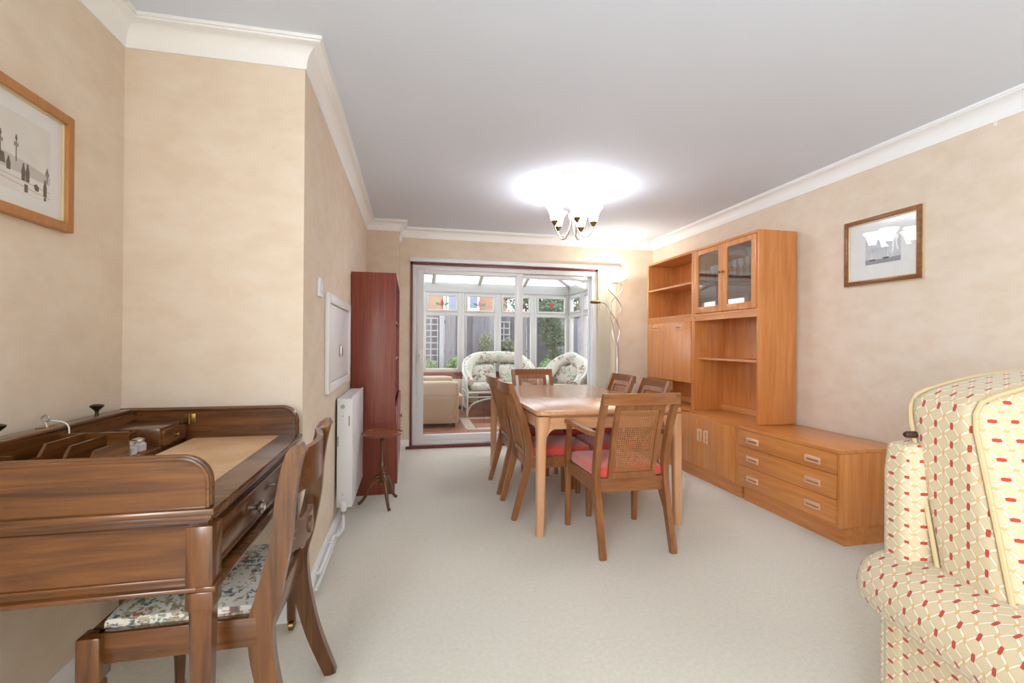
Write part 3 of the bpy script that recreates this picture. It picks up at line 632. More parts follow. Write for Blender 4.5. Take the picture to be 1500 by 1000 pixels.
# ------------------------------------------------------------------ dining chairs
CANE = None
def make_chair(name, label, arms, hw):
    global CANE
    c = thing(name, label, 'chair', (0, 0, 0), 0, 'dining chairs set round the teak table')
    # rear legs rise into the back posts
    pth = smoothpath([(-.252, 0), (-.222, .11), (-.182, .26), (-.152, .40), (-.162, .52), (-.205, .68), (-.282, .872)], 5); wd = lerpw([.03, .036, .044, .048, .042, .036, .03], 5)
    for s in (-1, 1):
        x = s*hw; G().strip(pth, wd, 'x', x-.016, x+.016).build('leg', 'chairwood_z', c, False)
    for s in (-1, 1):
        x = s*(hw+.022); top = .40
        g = loft(G(), [(rrect(x-.015, x+.015, .235, .265, .006, 3), 0), (rrect(x-.019, x+.019, .228, .268, .007, 3), .40)]); g.build('leg', 'chairwood_z', c, False)
    g = B(-hw+.016, hw-.016, -.168, -.146, .325, .402, .003); g.box(-hw, hw, .238, .26, .335, .402, .003)
    for s in (-1, 1):
        x = s*(hw+.008); g.add([(x-.011+s*.0, -.15, .33), (x+.011, -.15, .33), (x+.011+s*.012, .24, .335), (x-.011+s*.012, .24, .335), (x-.011, -.15, .402), (x+.011, -.15, .402), (x+.011+s*.012, .24, .402), (x-.011+s*.012, .24, .402)], [(0, 1, 2, 3), (4, 5, 6, 7), (0, 1, 5, 4), (1, 2, 6, 5), (2, 3, 7, 6), (3, 0, 4, 7)])
    g.build('seat_frame', 'chairwood_x', c, False)
    def bend(x, y, z):
        k = (y+.15)/.42; return (x*(1+.06*k), y, z+(.012*(1-(x/hw)**2)*math.sin(max(0, min(1, k))*math.pi) if z > .42 else 0))
    G().soft(-hw+.004, hw-.004, -.148, .276, .392, .462, .028, 8, bend).build('seat', 'coral', c, False)
    # crest rail, gently bowed
    n = 8; bow = [(-hw-.016+(2*hw+.032)*i/n, -.277-.018*math.sin(math.pi*i/n)) for i in range(n+1)]
    G().strip(bow, .024, 'z', .818, .878).build('crest_rail', 'chairwood_x', c, False)
    # cane splat
    def yz(z): f = (z-.40)/.42; return -.158-.112*f-.012*math.sin(math.pi*f)*-1
    sw = .128; g = G()
    zs = [.40+.42*i/8 for i in range(9)]
    for s in (-1, 1): g.strip([(yz(z), z) for z in zs], .022, 'x', s*sw-.0125, s*sw+.0125)
    for z0, z1 in ((.402, .434), (.79, .822)): g.strip([(yz(z0), z0), (yz(z1), z1)], .022, 'x', -sw+.0125, sw-.0125)
    sf = g.build('splat_frame', 'chairwood_z', c, False)
    if CANE is None:
        g = G(); n = 18
        for i in range(n): x = -sw+.0125+(2*sw-.025)*(i+.5)/n; g.strip([(yz(z), z) for z in zs[0:1]+zs[1:]], .0026, 'x', x-.0024, x+.0024)
        nz = 30
        for j in range(nz): z = .434+(.356)*(j+.5)/nz; g.strip([(yz(z-.0022)-.001, z-.0022), (yz(z+.0022)-.001, z+.0022)], .0026, 'x', -sw+.0125, sw-.0125)
        CANE = g.mesh('cane_panel'); CANE.materials.append(MT['cane'])
    o = bpy.data.objects.new('cane_panel', CANE); COL.objects.link(o); o.parent = sf
    if arms:
        for s in (-1, 1):
            pp = smoothpath([(s*(hw+.024), .262, .345), (s*(hw+.034), .232, .44), (s*(hw+.05), .17, .54), (s*(hw+.075), .085, .63), (s*(hw+.088), .06, .672)], 4); g = G(); m_ = len(pp); vs = []
            ww = lerpw([.028, .026, .02, .017, .018], 4)
            for p, h in zip(pp, ww): vs += [(p.x-.013, p.y-h, p.z), (p.x+.013, p.y-h, p.z), (p.x+.013, p.y+h*.7, p.z+.01), (p.x-.013, p.y+h*.7, p.z+.01)]
            g.add(vs, [(4*i+j, 4*i+(j+1) % 4, 4*i+4+(j+1) % 4, 4*i+4+j) for i in range(m_-1) for j in range(4)]+[(3, 2, 1, 0), (4*m_-4, 4*m_-3, 4*m_-2, 4*m_-1)]); g.build('arm_post', 'chairwood_z', c, False)
            g = G(); pa = smoothpath([(s*(hw+.09), .08, .682), (s*(hw+.078), .045, .682), (s*(hw+.045), -.04, .66), (s*(hw+.012), -.12, .645), (s*(hw-.004), -.185, .65)], 5); n = len(pa)
            vs = []
            for i, p in enumerate(pa):
                h = .02-.004*abs(2*i/(n-1)-1); vs += [(p.x-h, p.y, p.z-.012), (p.x+h, p.y, p.z-.012), (p.x+h*.9, p.y, p.z+.012), (p.x-h*.9, p.y, p.z+.012)]
            g.add(vs, [(4*i+j, 4*i+(j+1) % 4, 4*i+4+(j+1) % 4, 4*i+4+j) for i in range(n-1) for j in range(4)]+[(3, 2, 1, 0), (4*n-4, 4*n-3, 4*n-2, 4*n-1)])
            g.build('armrest', 'chairwood_y', c, False)
    return c
ac = make_chair('dining_armchair', 'cane backed dining armchair with coral seat at the table end towards the carpet', True, .205)
ac.location = (1.205, 2.553, 0)
sc0 = make_chair('dining_chair', '', False, .192)
spots = [((.912, 3.13), -90, 'cane backed dining chair on the bookcase side, beside the table end with the armchair'), ((.912, 3.652), -90, 'cane backed dining chair on the bookcase side, nearer the patio door'),
         ((1.505, 3.16), 90, 'cane backed dining chair on the wall unit side, beside the armchair end'), ((1.505, 3.70), 90, 'cane backed dining chair on the wall unit side, nearer the patio door'),
         ((1.20, 4.28), 180, 'cane backed dining chair at the table end by the patio door')]
for i, ((x, y), a, lab) in enumerate(spots):
    c = sc0 if i == 0 else copy_tree(sc0); c.location = (x, y, 0); c.rotation_euler = (0, 0, R(a)); c['label'] = lab

# ------------------------------------------------------------------ writing desk
DY0, DY1, DXB, DXF, DT = 1.148, 2.02, -1.045, -.42, .77
k = thing('writing_desk', 'old mahogany writing desk with low gallery, tan leather top and square legs', 'desk', (-.74, 1.58, 0))
g = B(DXB, DXF, DY0, DY1, DT-.016, DT, .004).box(DXB, DXF-.008, DY0+.008, DY1-.008, DT-.028, DT-.014, .003).box(DXB, DXF-.016, DY0+.016, DY1-.016, DT-.04, DT-.026, .003)
g.build('top', 'mah_x', k)
B(-.80, -.50, DY0+.04, DY1-.03, DT, DT+.0015).build('leather_skiver', 'leather', k)
def gal(ya, yb, nm):
    r = .055; prof = [(DXB, DT), (-.436, DT), (-.436, .88-r)]+[(-.436-r+r*math.cos(R(a)), .88-r+r*math.sin(R(a))) for a in range(10, 91, 10)]+[(DXB, .88)]
    o = G().prism(prof, 'y', ya, yb).build('gallery_end', 'mah_x', k)
    pth = [(-.436, DT+.002), (-.436, .88-r)]+[(-.436-r+r*math.cos(R(a)), .88-r+r*math.sin(R(a))) for a in range(10, 91, 10)]+[(DXB, .88)]
    g = G().tube([(x, ya-.002, z) for x, z in pth], .005, 8); g.tube([(x, (ya+yb)/2, z+.001) for x, z in pth], .0075, 8); g.tube([(x, yb+.002, z) for x, z in pth], .005, 8); g.build('bead', 'mah_x', o)
    return o
g1 = gal(DY0+.012, DY0+.03, 'a'); g2 = gal(DY1-.03, DY1-.012, 'b')
# back gallery with the folded flap lying along it
B(-1.005, -.988, DY0+.03, DY1-.03, DT, .876).build('back_gallery', 'mah_y', k)
fp = B(DXB, -.996, DY0+.03, DY1-.05, .876, .888, .004).build('folded_flap', 'mah_y', k)
for y in (1.43, 1.82): G().lathe([(.006, 0), (.005, .012), (.007, .018), (.019, .03), (.02, .034), (.012, .038)], (-1.02, y, .888), 16).build('knob', 'darkmetal', fp)
B(-1.035, -1.012, 1.58, 1.63, .888, .8895).build('lock_plate', 'brass', fp)
ke = G().tube([(-1.018, 1.6, .888), (-1.022, 1.598, .905)], .0035, 8); ke.tube([(-1.022+.009*math.cos(R(a)), 1.598, .914+.009*math.sin(R(a))) for a in range(0, 361, 30)], .0025, 6); key = ke.build('key', 'steel', k)
G().tube(smoothpath([(-1.018, 1.602, .908), (-1.0, 1.625, .9), (-.985, 1.63, .885), (-.98, 1.625, .85)], 5), .002, 6).build('key_string', 'string', key)
g = B(-.832, -.792, DY1-.0335, DY1-.0295, .828, .864, .001); g.tube([(-.812, DY1-.036, .827), (-.812, DY1-.036, .865)], .006, 8); g.build('hinge', 'brass', k)
# letter rack, pen tray and little drawer along the back
def scoop(x, ya, yb, zt, dip):
    n = 14; pts = [(ya, DT), (yb, DT), (yb, zt)]; a, b = ya+(yb-ya)*.25, ya+(yb-ya)*.62
    pts += [(b+.012, zt), (b, zt-dip*.5), (b-.012, zt-dip), (a+.012, zt-dip), (a, zt-dip*.4), (a-.012, zt-.004), (ya, zt-.004)]
    return G().prism(pts, 'x', x-.004, x+.004)
for x, zt in ((-.93, .868), (-.875, .86), (-.82, .845)): scoop(x, DY0+.04, 1.60, zt, .028).build('letter_divider', 'mah_y', k)
B(-.988, -.816, 1.60, 1.608, DT, .868).build('letter_divider', 'mah_x', k)
B(-.988, -.93, DY0+.2, DY0+.207, DT, .86).build('letter_divider', 'mah_x', k)
B(-.988, -.82, 1.608, 1.80, DT, .785).build('pen_tray', 'mah_y', k); B(-.9, -.893, 1.608, 1.80, .785, .835).build('tray_rail', 'mah_y', k)
bd = B(-.985, -.825, 1.80, DY1-.032, DT, .842, .002).build('small_drawer_case', 'mah_y', k)
ld = B(-.827, -.818, 1.812, DY1-.04, .777, .832, .002).build('small_drawer', 'mah_y', bd)
G().lathe([(.003, 0), (.003, .006), (.007, .01), (.006, .014)], (-.818, 1.89, .805), 10, 'x').build('knob', 'brass', k)
# frieze, legs
B(DXB+.01, -.474, DY0+.012, DY0+.03, .6, DT-.038).build('side_frieze', 'mah_x', k); B(DXB+.01, -.474, DY1-.03, DY1-.012, .6, DT-.038).build('side_frieze', 'mah_x', k)
B(DXB+.01, DXB+.03, DY0+.03, DY1-.03, .6, DT-.038).build('back_frieze', 'mah_y', k); B(-.47, -.452, DY0+.05, DY1-.05, .6, DT-.038).build('front_frieze', 'mah_y', k)
g = B(DXB, -.416, DY0-.002, DY0+.034, .588, .6, .004).box(DXB, -.416, DY1-.034, DY1+.002, .588, .6, .004).box(-.455, -.414, DY0-.004, DY1+.004, .587, .601, .004); g.build('lower_bead', 'mah_x', k)
g = B(DXB+.02, -.478, DY0+.006, DY0+.012, .613, .62, .002); g.build('side_bead', 'mah_x', k)
for x0, y0_ in ((-.476, DY0), (-.476, DY1-.054), (DXB, DY0), (DXB, DY1-.054)):
    g = B(x0, x0+.054, y0_, y0_+.054, .588, DT-.038, .002); g.box(x0-.0006, x0+.0546, y0_-.0006, y0_+.0546, .548, .5875, .003)
    cx_, cy_ = x0+.027, y0_+.027
    def oc(s, c_): h = s/2; return [(cx_+a, cy_+b) for a, b in ((h, -h+c_), (h, h-c_), (h-c_, h), (-h+c_, h), (-h, h-c_), (-h, -h+c_), (-h+c_, -h), (h-c_, -h))]
    loft(g, [(oc(.03, .004), .045), (oc(.046, .006), .54), (oc(.052, .003), .55)])
    lg = g.build('leg', 'mah_z', k)
    cs = G().lathe([(.013, -.011), (.02, -.008), (.02, .008), (.013, .011)], (cx_, cy_, .02), 14, 'x'); cs.box(cx_-.016, cx_+.016, cy_-.004, cy_+.004, .02, .05, .002); cs.build('castor', 'brass', lg)
dr = B(-.452, -.442, DY0+.075, DY1-.075, .612, .712, .003).build('drawer', 'mah_y', k)
g = G()
for a, b, c_, d_ in ((DY0+.075, DY1-.075, .706, .712), (DY0+.075, DY1-.075, .612, .618), (DY0+.075, DY0+.081, .612, .712), (DY1-.081, DY1-.075, .612, .712)): g.box(-.442, -.438, a, b, c_, d_)
g.build('cock_bead', 'mah_y', dr)
for y in (1.475, 1.70):
    G().lathe([(.007, 0), (.006, .012), (.008, .016), (.018, .022), (.019, .028), (.012, .034), (.011, .031)], (-.442, y, .662), 16, 'x').build('knob', 'steel', dr)
for i, y in enumerate((1.66, 1.712)):
    w_ = thing('inkwell', ['cut glass inkwell beside the letter rack on the desk', 'cut glass inkwell with silver lid beside the little desk drawer'][i], 'inkwell', (-.845, y, .7851), group='inkwells in the desk tray')
    G().lathe([(.017, 0), (.022, .004), (.022, .024), (.016, .03), (.012, .034)], (-.845, y, .7851), 8).build('bottle', 'crystal', w_, angle=20)
    G().lathe([(.012, .034), (.018, .035), (.017, .041), (.004, .045)], (-.845, y, .7851), 12).build('lid', 'steel', w_)

# ------------------------------------------------------------------ desk chair
c = thing('desk_chair', 'mahogany sabre leg side chair with tapestry seat pulled up to the desk', 'chair', (-.5, 1.505, 0), R(90))
pth = smoothpath([(-.243, 0), (-.185, .15), (-.148, .3), (-.136, .42), (-.155, .5), (-.18, .62), (-.192, .74), (-.212, .845), (-.236, .868)], 5); wd = lerpw([.036, .046, .054, .06, .058, .05, .046, .042, .022], 5)
for s in (-1, 1): G().strip(pth, wd, 'x', s*.205-.016, s*.205+.016).build('leg', 'mah_z', c, False)
for s in (-1, 1):
    pr = [(.012, 0), (.016, .02), (.014, .04), (.02, .2), (.024, .28), (.018, .3), (.026, .315), (.026, .33), (.02, .34)]
    lg = G().lathe(pr, (s*.215, .225, 0), 14); lg.box(s*.215-.025, s*.215+.025, .2, .25, .34, .448, .006); lg.build('leg', 'mah_z', c, False)
g = B(-.205, .205, .215, .24, .375, .448, .004).box(-.19, .19, -.15, -.125, .37, .44, .004)
for s in (-1, 1): g.box(s*.21-.013, s*.21+.013, -.13, .22, .375, .448, .004)
g.build('seat_frame', 'mah_y', c, False)
G().soft(-.196, .196, -.125, .222, .428, .47, .018, 8, lambda x, y, z: (x, y, z+(.012*(1-(x/.2)**2)*max(0, 1-((y-.05)/.18)**2) if z > .44 else 0))).build('seat', 'tapestry', c, False)
n = 10; cr = [(-.192+.384*i/n, -.195-.035*math.sin(math.pi*i/n)) for i in range(n+1)]
G().strip(cr, .018, 'z', .735, .845).build('crest_rail', 'mah_x', c, False)
def sc(i): t_ = abs(2*i/20-1); return .02+.018*(1-t_)+(.012 if .28 < t_ < .42 else 0)+(.014 if t_ > .85 else 0)
g = G(); bow = [(-.192+.384*i/20, -.172-.03*math.sin(math.pi*i/20)) for i in range(21)]
vs = []
for i, (x, y) in enumerate(bow): h = sc(i); vs += [(x, y-.008, .592-h), (x, y+.008, .592-h), (x, y+.008, .592+h*.9), (x, y-.008, .592+h*.9)]
g.add(vs, [(4*i+j, 4*i+(j+1) % 4, 4*i+4+(j+1) % 4, 4*i+4+j) for i in range(20) for j in range(4)]+[(3, 2, 1, 0), (80, 81, 82, 83)])
g.lathe([(.002, -.016), (.024, -.014), (.026, 0), (.024, .014), (.002, .016)], (0, -.202, .592), 14, 'y').build('carved_rail', 'mah_x', c, False)

# ------------------------------------------------------------------ trellis pattern armchair
ch = thing('upholstered_armchair', 'plump cream armchair in trellis weave cloth with red knots', 'armchair', (1.275, 1.054, 0), R(-11.7))
WID, DEP = .88, .86
def arm(x0, s, nm):
    """outer panel and padded roll; x0 outer edge, s=+1 if the chair lies towards +x"""
    g = G(); g.soft(min(x0, x0+s*.17), max(x0, x0+s*.17), -DEP, .0, .05, .47, .02, 6); p = g.build('arm_panel', 'trellis', ch, False, 60)
    cs = []; nn = 24
    for i in range(nn):
        a = 2*math.pi*i/nn; X = math.cos(a); Z = math.sin(a)
        x = x0+s*(.085+.155*math.copysign(abs(X)**.85, X)); z = .492+.095*math.copysign(abs(Z)**.8, Z)
        if X > 0: z = .492+.095*math.copysign(abs(Z)**.8, Z)
        cs.append((x, z))
    cen = (x0+s*.085, .49)
    secs = [(.02, .25), (.022, .55), (.016, .8), (0.0, .93), (-.03, 1), (-.2, 1.0), (-.4, 1.01), (-.6, 1.0), (-DEP+.03, 1), (-DEP-.01, .93), (-DEP-.03, .75), (-DEP-.035, .4)]
    per = [0]
    for i in range(nn): a_, b_ = cs[i], cs[(i+1) % nn]; per.append(per[-1]+math.hypot(a_[0]-b_[0], a_[1]-b_[1]))
    def pt(i, j): y, k_ = secs[j]; x, z = cs[i % nn]; return (cen[0]+(x-cen[0])*k_, y, cen[1]+(z-cen[1])*k_)
    g = G().grid(pt, nn, len(secs)-1, True, lambda i, j: (per[i], secs[j][0])); g.build('arm_roll', 'trellis', ch, False, 80)
arm(0, 1, 'a'); arm(WID, -1, 'b')
def rec(x, y, z): return (x, y+(z-.66)*.26*(1 if z > .4 else 0), z)
G().soft(.0, WID, -.10, .0, .06, .885, .035, 10, lambda x, y, z: (x, y, z+.02*(1-((x-WID/2)/(WID/2))**2) if z > .7 else z)).build('back_frame', 'trellis', ch, False, 60)
CW0, CW1 = .045, WID-.045
def cush(x, y, z):
    f = 1-((x-WID/2)/((CW1-CW0)/2))**2
    y2 = y-.035*f*(1 if y < -.2 else 0)*math.sin(max(0, min(1, (z-.45)/.55))*math.pi)
    return (x, y2+(z-.66)*.22, z+.075*f*max(0, (z-.6)/.4))
bc = G().soft(CW0, CW1, -.285, -.105, .42, 1.005, .035, 14, cush); bc.swapx = True; bcu = bc.build('back_cushion', 'trellis', ch, False, 80)
for yy in (-.277, -.113):
    pts = [(CW0+.012, .5)]+[(CW0+.006, z) for z in (.55, .65, .75, .85, .94)]+[(CW0+.012, .975), (CW0+.03, .996), (CW0+.06, 1.0)]+[(CW0+.06+(CW1-CW0-.12)*i/10, 1.001) for i in range(1, 11)]+[(CW1-.03, .996), (CW1-.012, .975)]+[(CW1-.006, z) for z in (.94, .85, .75, .65, .55, .5)]
    e = -.006 if yy < -.2 else .004
    G().tube([cush(x, yy+e, z) for x, z in pts], .006, 8).build('piping', 'trim', bcu, False)
G().soft(.17, WID-.17, -DEP-.02, -.12, .28, .47, .05, 8).build('seat_cushion', 'trellis', ch, False, 60)
G().soft(.12, WID-.12, -DEP+.02, -.05, .05, .3, .015, 6).build('seat_base', 'trellis', ch, False, 60)
for x in (.06, WID-.06):
    for y in (-.06, -DEP+.06): G().lathe([(.018, 0), (.026, .012), (.024, .05), (.03, .056)], (x, y, 0), 12).build('foot', 'darkwood', ch, False)
G().lathe([(.006, 0), (.009, .006), (.009, .03), (.006, .034)], (.018, -.066, .905), 10, 'x').build('knob', 'darkwood', ch, False)

# ------------------------------------------------------------------ red bookcase and tripod table
b = thing('bookcase', 'tall narrow red sapele bookcase standing between radiator and pier', 'bookcase', (-.27, 4.2, 0))
BX0, BX1, BY0, BY1, BZ = -.425, -.105, 3.62, 4.80, 1.66
B(BX0, BX1, BY0, BY0+.018, 0, BZ, .002).build('side_panel', 'sapele', b); B(BX0, BX1, BY1-.018, BY1, 0, BZ, .002).build('side_panel', 'sapele', b)
B(BX0, BX1, BY0+.018, BY1-.018, BZ-.02, BZ).build('top_panel', 'sapele', b); B(BX0, BX0+.008, BY0+.018, BY1-.018, .06, BZ-.02).build('back_panel', 'sapele', b)
for z in (.06, .37, .68, .99, 1.3): B(BX0+.008, BX1-.01, BY0+.018, BY1-.018, z, z+.018).build('shelf', 'sapele', b)
B(BX1-.04, BX1-.02, BY0+.018, BY1-.018, 0, .06).build('plinth', 'sapele', b)
for a_, b_ in ((BY0+.02, (BY0+BY1)/2-.002), ((BY0+BY1)/2+.002, BY1-.02)):
    dd = B(BX1, BX1+.018, a_, b_, .07, .66, .002).build('door', 'sapele', b)
    G().lathe([(.004, 0), (.004, .012), (.01, .018), (.008, .024)], (BX1+.018, (BY0+BY1)/2+(-.04 if a_ < 4 else .04), .5), 10, 'x').build('knob', 'brass', dd)
t = thing('tripod_table', 'small round mahogany wine table on turned tripod stem', 'side table', (-.184, 3.40, 0))
tc_ = (-.184, 3.40, 0)
G().lathe([(.10, .488), (.13, .492), (.138, .5), (.14, .508), (.135, .511), (.128, .505), (.001, .504)], tc_, 32).build('tabletop', 'winewood', t)
G().lathe([(.012, .15), (.018, .155), (.02, .19), (.014, .2), (.02, .21), (.02, .222), (.01, .23), (.014, .24), (.024, .262), (.026, .285), (.014, .31), (.012, .315), (.017, .32), (.013, .33), (.01, .42), (.012, .44), (.018, .455), (.011, .465), (.015, .48), (.04, .489)], tc_, 16).build('stem', 'mah_z', t)
for ang in (-70, 175, 55):
    a = R(ang); pr = smoothpath([(.012, .2), (.045, .185), (.085, .13), (.115, .06), (.145, .02), (.16, .012)], 4); ws = lerpw([.018, .017, .0135, .011, .010, .012], 4)
    G().tube([(tc_[0]+r_*math.cos(a), tc_[1]+r_*math.sin(a), z) for r_, z in pr], ws, 10).build('leg', 'mah_z', t)

# ------------------------------------------------------------------ radiator, hatch, switch, sensor
r = thing('radiator', 'white panel radiator on the projecting wall beside the bookcase', 'radiator', (-.37, 3.22, .15))
RY0, RY1, RX0, RX1, RZ0, RZ1 = 2.92, 3.56, -.418, -.33, .158, .812
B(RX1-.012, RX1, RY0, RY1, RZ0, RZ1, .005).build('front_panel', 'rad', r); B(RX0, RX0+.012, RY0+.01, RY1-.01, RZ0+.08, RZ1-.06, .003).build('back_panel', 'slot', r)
ep = B(RX0, RX1-.006, RY0, RY0+.004, RZ0, RZ1-.012, .002).build('end_panel', 'rad', r); B(RX0, RX1-.006, RY1-.004, RY1, RZ0, RZ1-.012, .002).build('end_panel', 'rad', r)
g = G(); ny = 22
for i in range(ny+1): y = RY0+.004+(RY1-RY0-.008)*i/ny; g.box(RX0, RX1-.01, y-.006, y+.006, RZ1-.016, RZ1-.010)
for i in range(6): x = RX0+.006+(RX1-RX0-.02)*i/5; g.box(x-.003, x+.003, RY0, RY1, RZ1-.0155, RZ1-.0095)
g.build('top_grille', 'rad', r)
G().lathe([(.012, 0), (.012, -.006), (.008, -.008), (.008, -.005), (.002, -.005)], ((RX0+RX1)/2-.012, RY0, RZ1-.055), 16, 'y').build('bleed_plug', 'steel', ep)
g = G()
for x, z in ((RX0+.006, .55), (RX1-.02, .67)): g.box(x-.002, x+.002, RY0-.001, RY0+.001, z-.03, z+.03)
g.build('end_slot', 'slot', ep)
for z in (.70, .235): G().lathe([(.004, 0), (.004, -.003), (.001, -.004)], ((RX0+RX1)/2-.01, RY0, z), 10, 'y').build('screw', 'steel', ep)
vx = -.375
v = G().lathe([(.016, 0), (.018, .01), (.018, .045), (.014, .055), (.006, .058)], (vx, RY0-.03, .15), 14).build('valve', 'plastic', r)
G().tube([(vx, RY0-.03, .13), (vx, RY0-.03, .16)], .012, 10).build('valve_nut', 'steel', v)
G().tube(smoothpath([(vx, RY0-.03, .14), (vx, RY0-.03, .06), (vx-.002, RY0-.04, .045), (-.39, RY0-.12, .045), (-.398, RY0-.2, .07), (-.4, RY0-.26, .075), (-.4, 2.33, .075), (-.405, 2.3, .075), (-.428, 2.295, .075)], 5), .0085, 10).build('pipe', 'rad', r)
G().tube(smoothpath([(-.412, 2.22, .04), (-.405, 2.225, .04), (-.40, 2.25, .04), (-.40, 2.6, .04), (-.40, 2.86, .04), (-.40, 3.1, .04)], 5), .0085, 10).build('pipe', 'rad', r)
B(-.414, -.39, 2.60, 2.62, .03, .088, .003).build('pipe_clip', 'rad', r)
h = thing('meter_hatch', 'white painted cupboard hatch set in the projecting wall', 'hatch', (XL, 3.01, .87))
y0_, y1_, z0, z1 = 2.56, 3.46, .868, 1.398
B(XL, XL+.022, y0_, y0_+.05, z0, z1, .004).box(XL, XL+.022, y1_-.05, y1_, z0, z1, .004).box(XL, XL+.022, y0_+.05, y1_-.05, z1-.05, z1, .004).box(XL, XL+.022, y0_+.05, y1_-.05, z0, z0+.05, .004).build('frame', 'white', h)
dh = B(XL, XL+.012, y0_+.054, y1_-.054, z0+.054, z1-.054, .002).build('door', 'white', h)
g = B(XL+.012, XL+.02, 3.02, 3.09, 1.055, 1.105, .003); g.build('lock', 'brass', dh); B(XL+.012, XL+.03, 2.975, 2.99, 1.05, 1.12, .004).build('handle', 'steel', dh)
sw = thing('wall_switch', 'slim white switch plate on the projecting wall', 'switch', (XL, 2.39, 1.36)); B(XL, XL+.014, 2.35, 2.435, 1.355, 1.445, .004).build('plate', 'plastic', sw); B(XL+.014, XL+.019, 2.38, 2.405, 1.385, 1.415, .002).build('rocker', 'plastic', sw)
se = thing('ceiling_sensor', 'small round white sensor high on the pier corner', 'sensor', (-.113, 4.93, 2.2)); G().lathe([(.045, 0), (.045, .012), (.04, .02), (.02, .026), (.004, .027)], (-.113, 4.93, 2.2), 20, 'x').build('dome', 'plastic', se)

# ------------------------------------------------------------------ pictures
p = thing('street_etching', 'framed sepia etching of a rainy street above the writing desk', 'picture', (XF, 1.46, 1.48))
py0, py1, pz0, pz1 = 1.16, 1.752, 1.478, 1.842; xx = XF
g = G()
for a_, b_, c_, d_ in ((py0, py0+.028, pz0, pz1), (py1-.028, py1, pz0, pz1), (py0+.028, py1-.028, pz1-.028, pz1), (py0+.028, py1-.028, pz0, pz0+.028)): g.box(xx+.001, xx+.026, a_, b_, c_, d_, .003)
g.build('frame', 'oak', p); B(xx+.002, xx+.008, py0+.02, py1-.02, pz0+.02, pz1-.02).build('mount', 'mount', p)
g = G()
for a_, b_, c_, d_ in ((py0+.028, py0+.032, pz0+.028, pz1-.028), (py1-.032, py1-.028, pz0+.028, pz1-.028), (py0+.028, py1-.028, pz1-.032, pz1-.028), (py0+.028, py1-.028, pz0+.028, pz0+.032)): g.box(xx+.008, xx+.016, a_, b_, c_, d_)
g.build('slip', 'gilt', p)
pr_ = B(xx+.008, xx+.0085, 1.25, 1.675, 1.552, 1.765).build('print', 'paper', p)
def flat(polys, m, nm, lay=0):
    g = G()
    for q_ in polys: g.prism([(1.675-a_, 1.552+b_) for a_, b_ in q_], 'x', xx+.0085+.0002*lay, xx+.0088+.0002*lay)
    g.build(nm, m, pr_)
def rc(u, v, w_, h_): return [(u-w_/2, v), (u+w_/2, v), (u+w_/2, v+h_), (u-w_/2, v+h_)]
def lamp(u, v, h_): return [rc(u, v, .0025, h_), rc(u, v+h_, .006, .008), rc(u, v+h_+.008, .003, .006), rc(u-.005, v+h_*.7, .003, .01), rc(u+.005, v+h_*.7, .003, .01)]
def man(u, v, h_): return [[(u-.006, v), (u+.006, v), (u+.007, v+h_*.55), (u+.003, v+h_*.85), (u-.003, v+h_*.85), (u-.007, v+h_*.55)], rc(u, v+h_*.85, .005, h_*.16)]
flat([[(0, .075), (.1, .09), (.24, .1), (.42, .12), (.42, .06), (0, .05)]], 'inkl', 'street_wash')
flat([[(0, .03), (.42, .055), (.42, .052), (0, .027)], [(0, .012), (.2, .03), (.42, .034), (.42, .031), (.2, .027), (0, .009)]], 'inkl', 'kerb_line', 1)
flat(lamp(.125, .08, .06)+lamp(.176, .075, .06)+lamp(.012, .055, .03)+lamp(.29, .085, .05)+man(.02, .012, .05)+man(.085, .035, .05)+man(.1, .035, .048)+man(.15, .05, .035)+man(.185, .055, .035)+[[(.16, .062), (.2, .062), (.205, .08), (.19, .092), (.165, .09)], [(.045, .02), (.058, .02), (.062, .035), (.052, .04), (.043, .032)], [(.24, .07), (.30, .075), (.31, .1), (.27, .112), (.235, .1)], rc(.09, .005, .012, .022), rc(.02, 0, .008, .01)], 'ink', 'figures', 2)
B(xx+.0105, xx+.0115, py0+.026, py1-.026, pz0+.026, pz1-.026).build('pane', 'picglass', p)

p = thing('sailing_print', 'small framed watercolour of sailing boats on the papered wall', 'picture', (XR, 2.32, 1.52))
py0, py1, pz0, pz1 = 2.083, 2.572, 1.521, 1.949; xx = XR
def fr_(g, e0, e1, x0, x1, bev=.003):
    for a_, b_, c_, d_ in ((py0+e0, py0+e1, pz0+e0, pz1-e0), (py1-e1, py1-e0, pz0+e0, pz1-e0), (py0+e1, py1-e1, pz1-e1, pz1-e0), (py0+e1, py1-e1, pz0+e0, pz0+e1)): g.box(x0, x1, a_, b_, c_, d_, bev)
    return g
fr_(G(), .004, .03, xx-.026, xx-.001).build('frame', 'walnutframe', p); fr_(G(), 0, .004, xx-.016, xx-.001, 0).build('outer_edge', 'gilt', p); fr_(G(), .03, .037, xx-.02, xx-.006, .002).build('slip', 'gilt', p)
B(xx-.008, xx-.002, py0+.03, py1-.03, pz0+.03, pz1-.03).build('mount', 'mount', p)
pr_ = B(xx-.0085, xx-.008, 2.212, 2.432, 1.648, 1.80).build('print', 'sea', p)
def flat2(polys, m, nm, lay=0):
    g = G()
    for q_ in polys: g.prism([(2.432-a_, 1.648+b_) for a_, b_ in q_], 'x', xx-.0088-.0002*lay, xx-.0085-.0002*lay)
    g.build(nm, m, pr_)
flat2([[(0, 0), (.22, 0), (.22, .03), (.1, .026), (0, .03)]], 'sealow', 'water')
flat2([[(.035, .03), (.06, .03), (.05, .085)], [(.028, .03), (.034, .03), (.034, .07)], [(.125, .034), (.133, .034), (.13, .1)], [(.136, .034), (.15, .034), (.136, .08)]], 'paper', 'sail', 1)
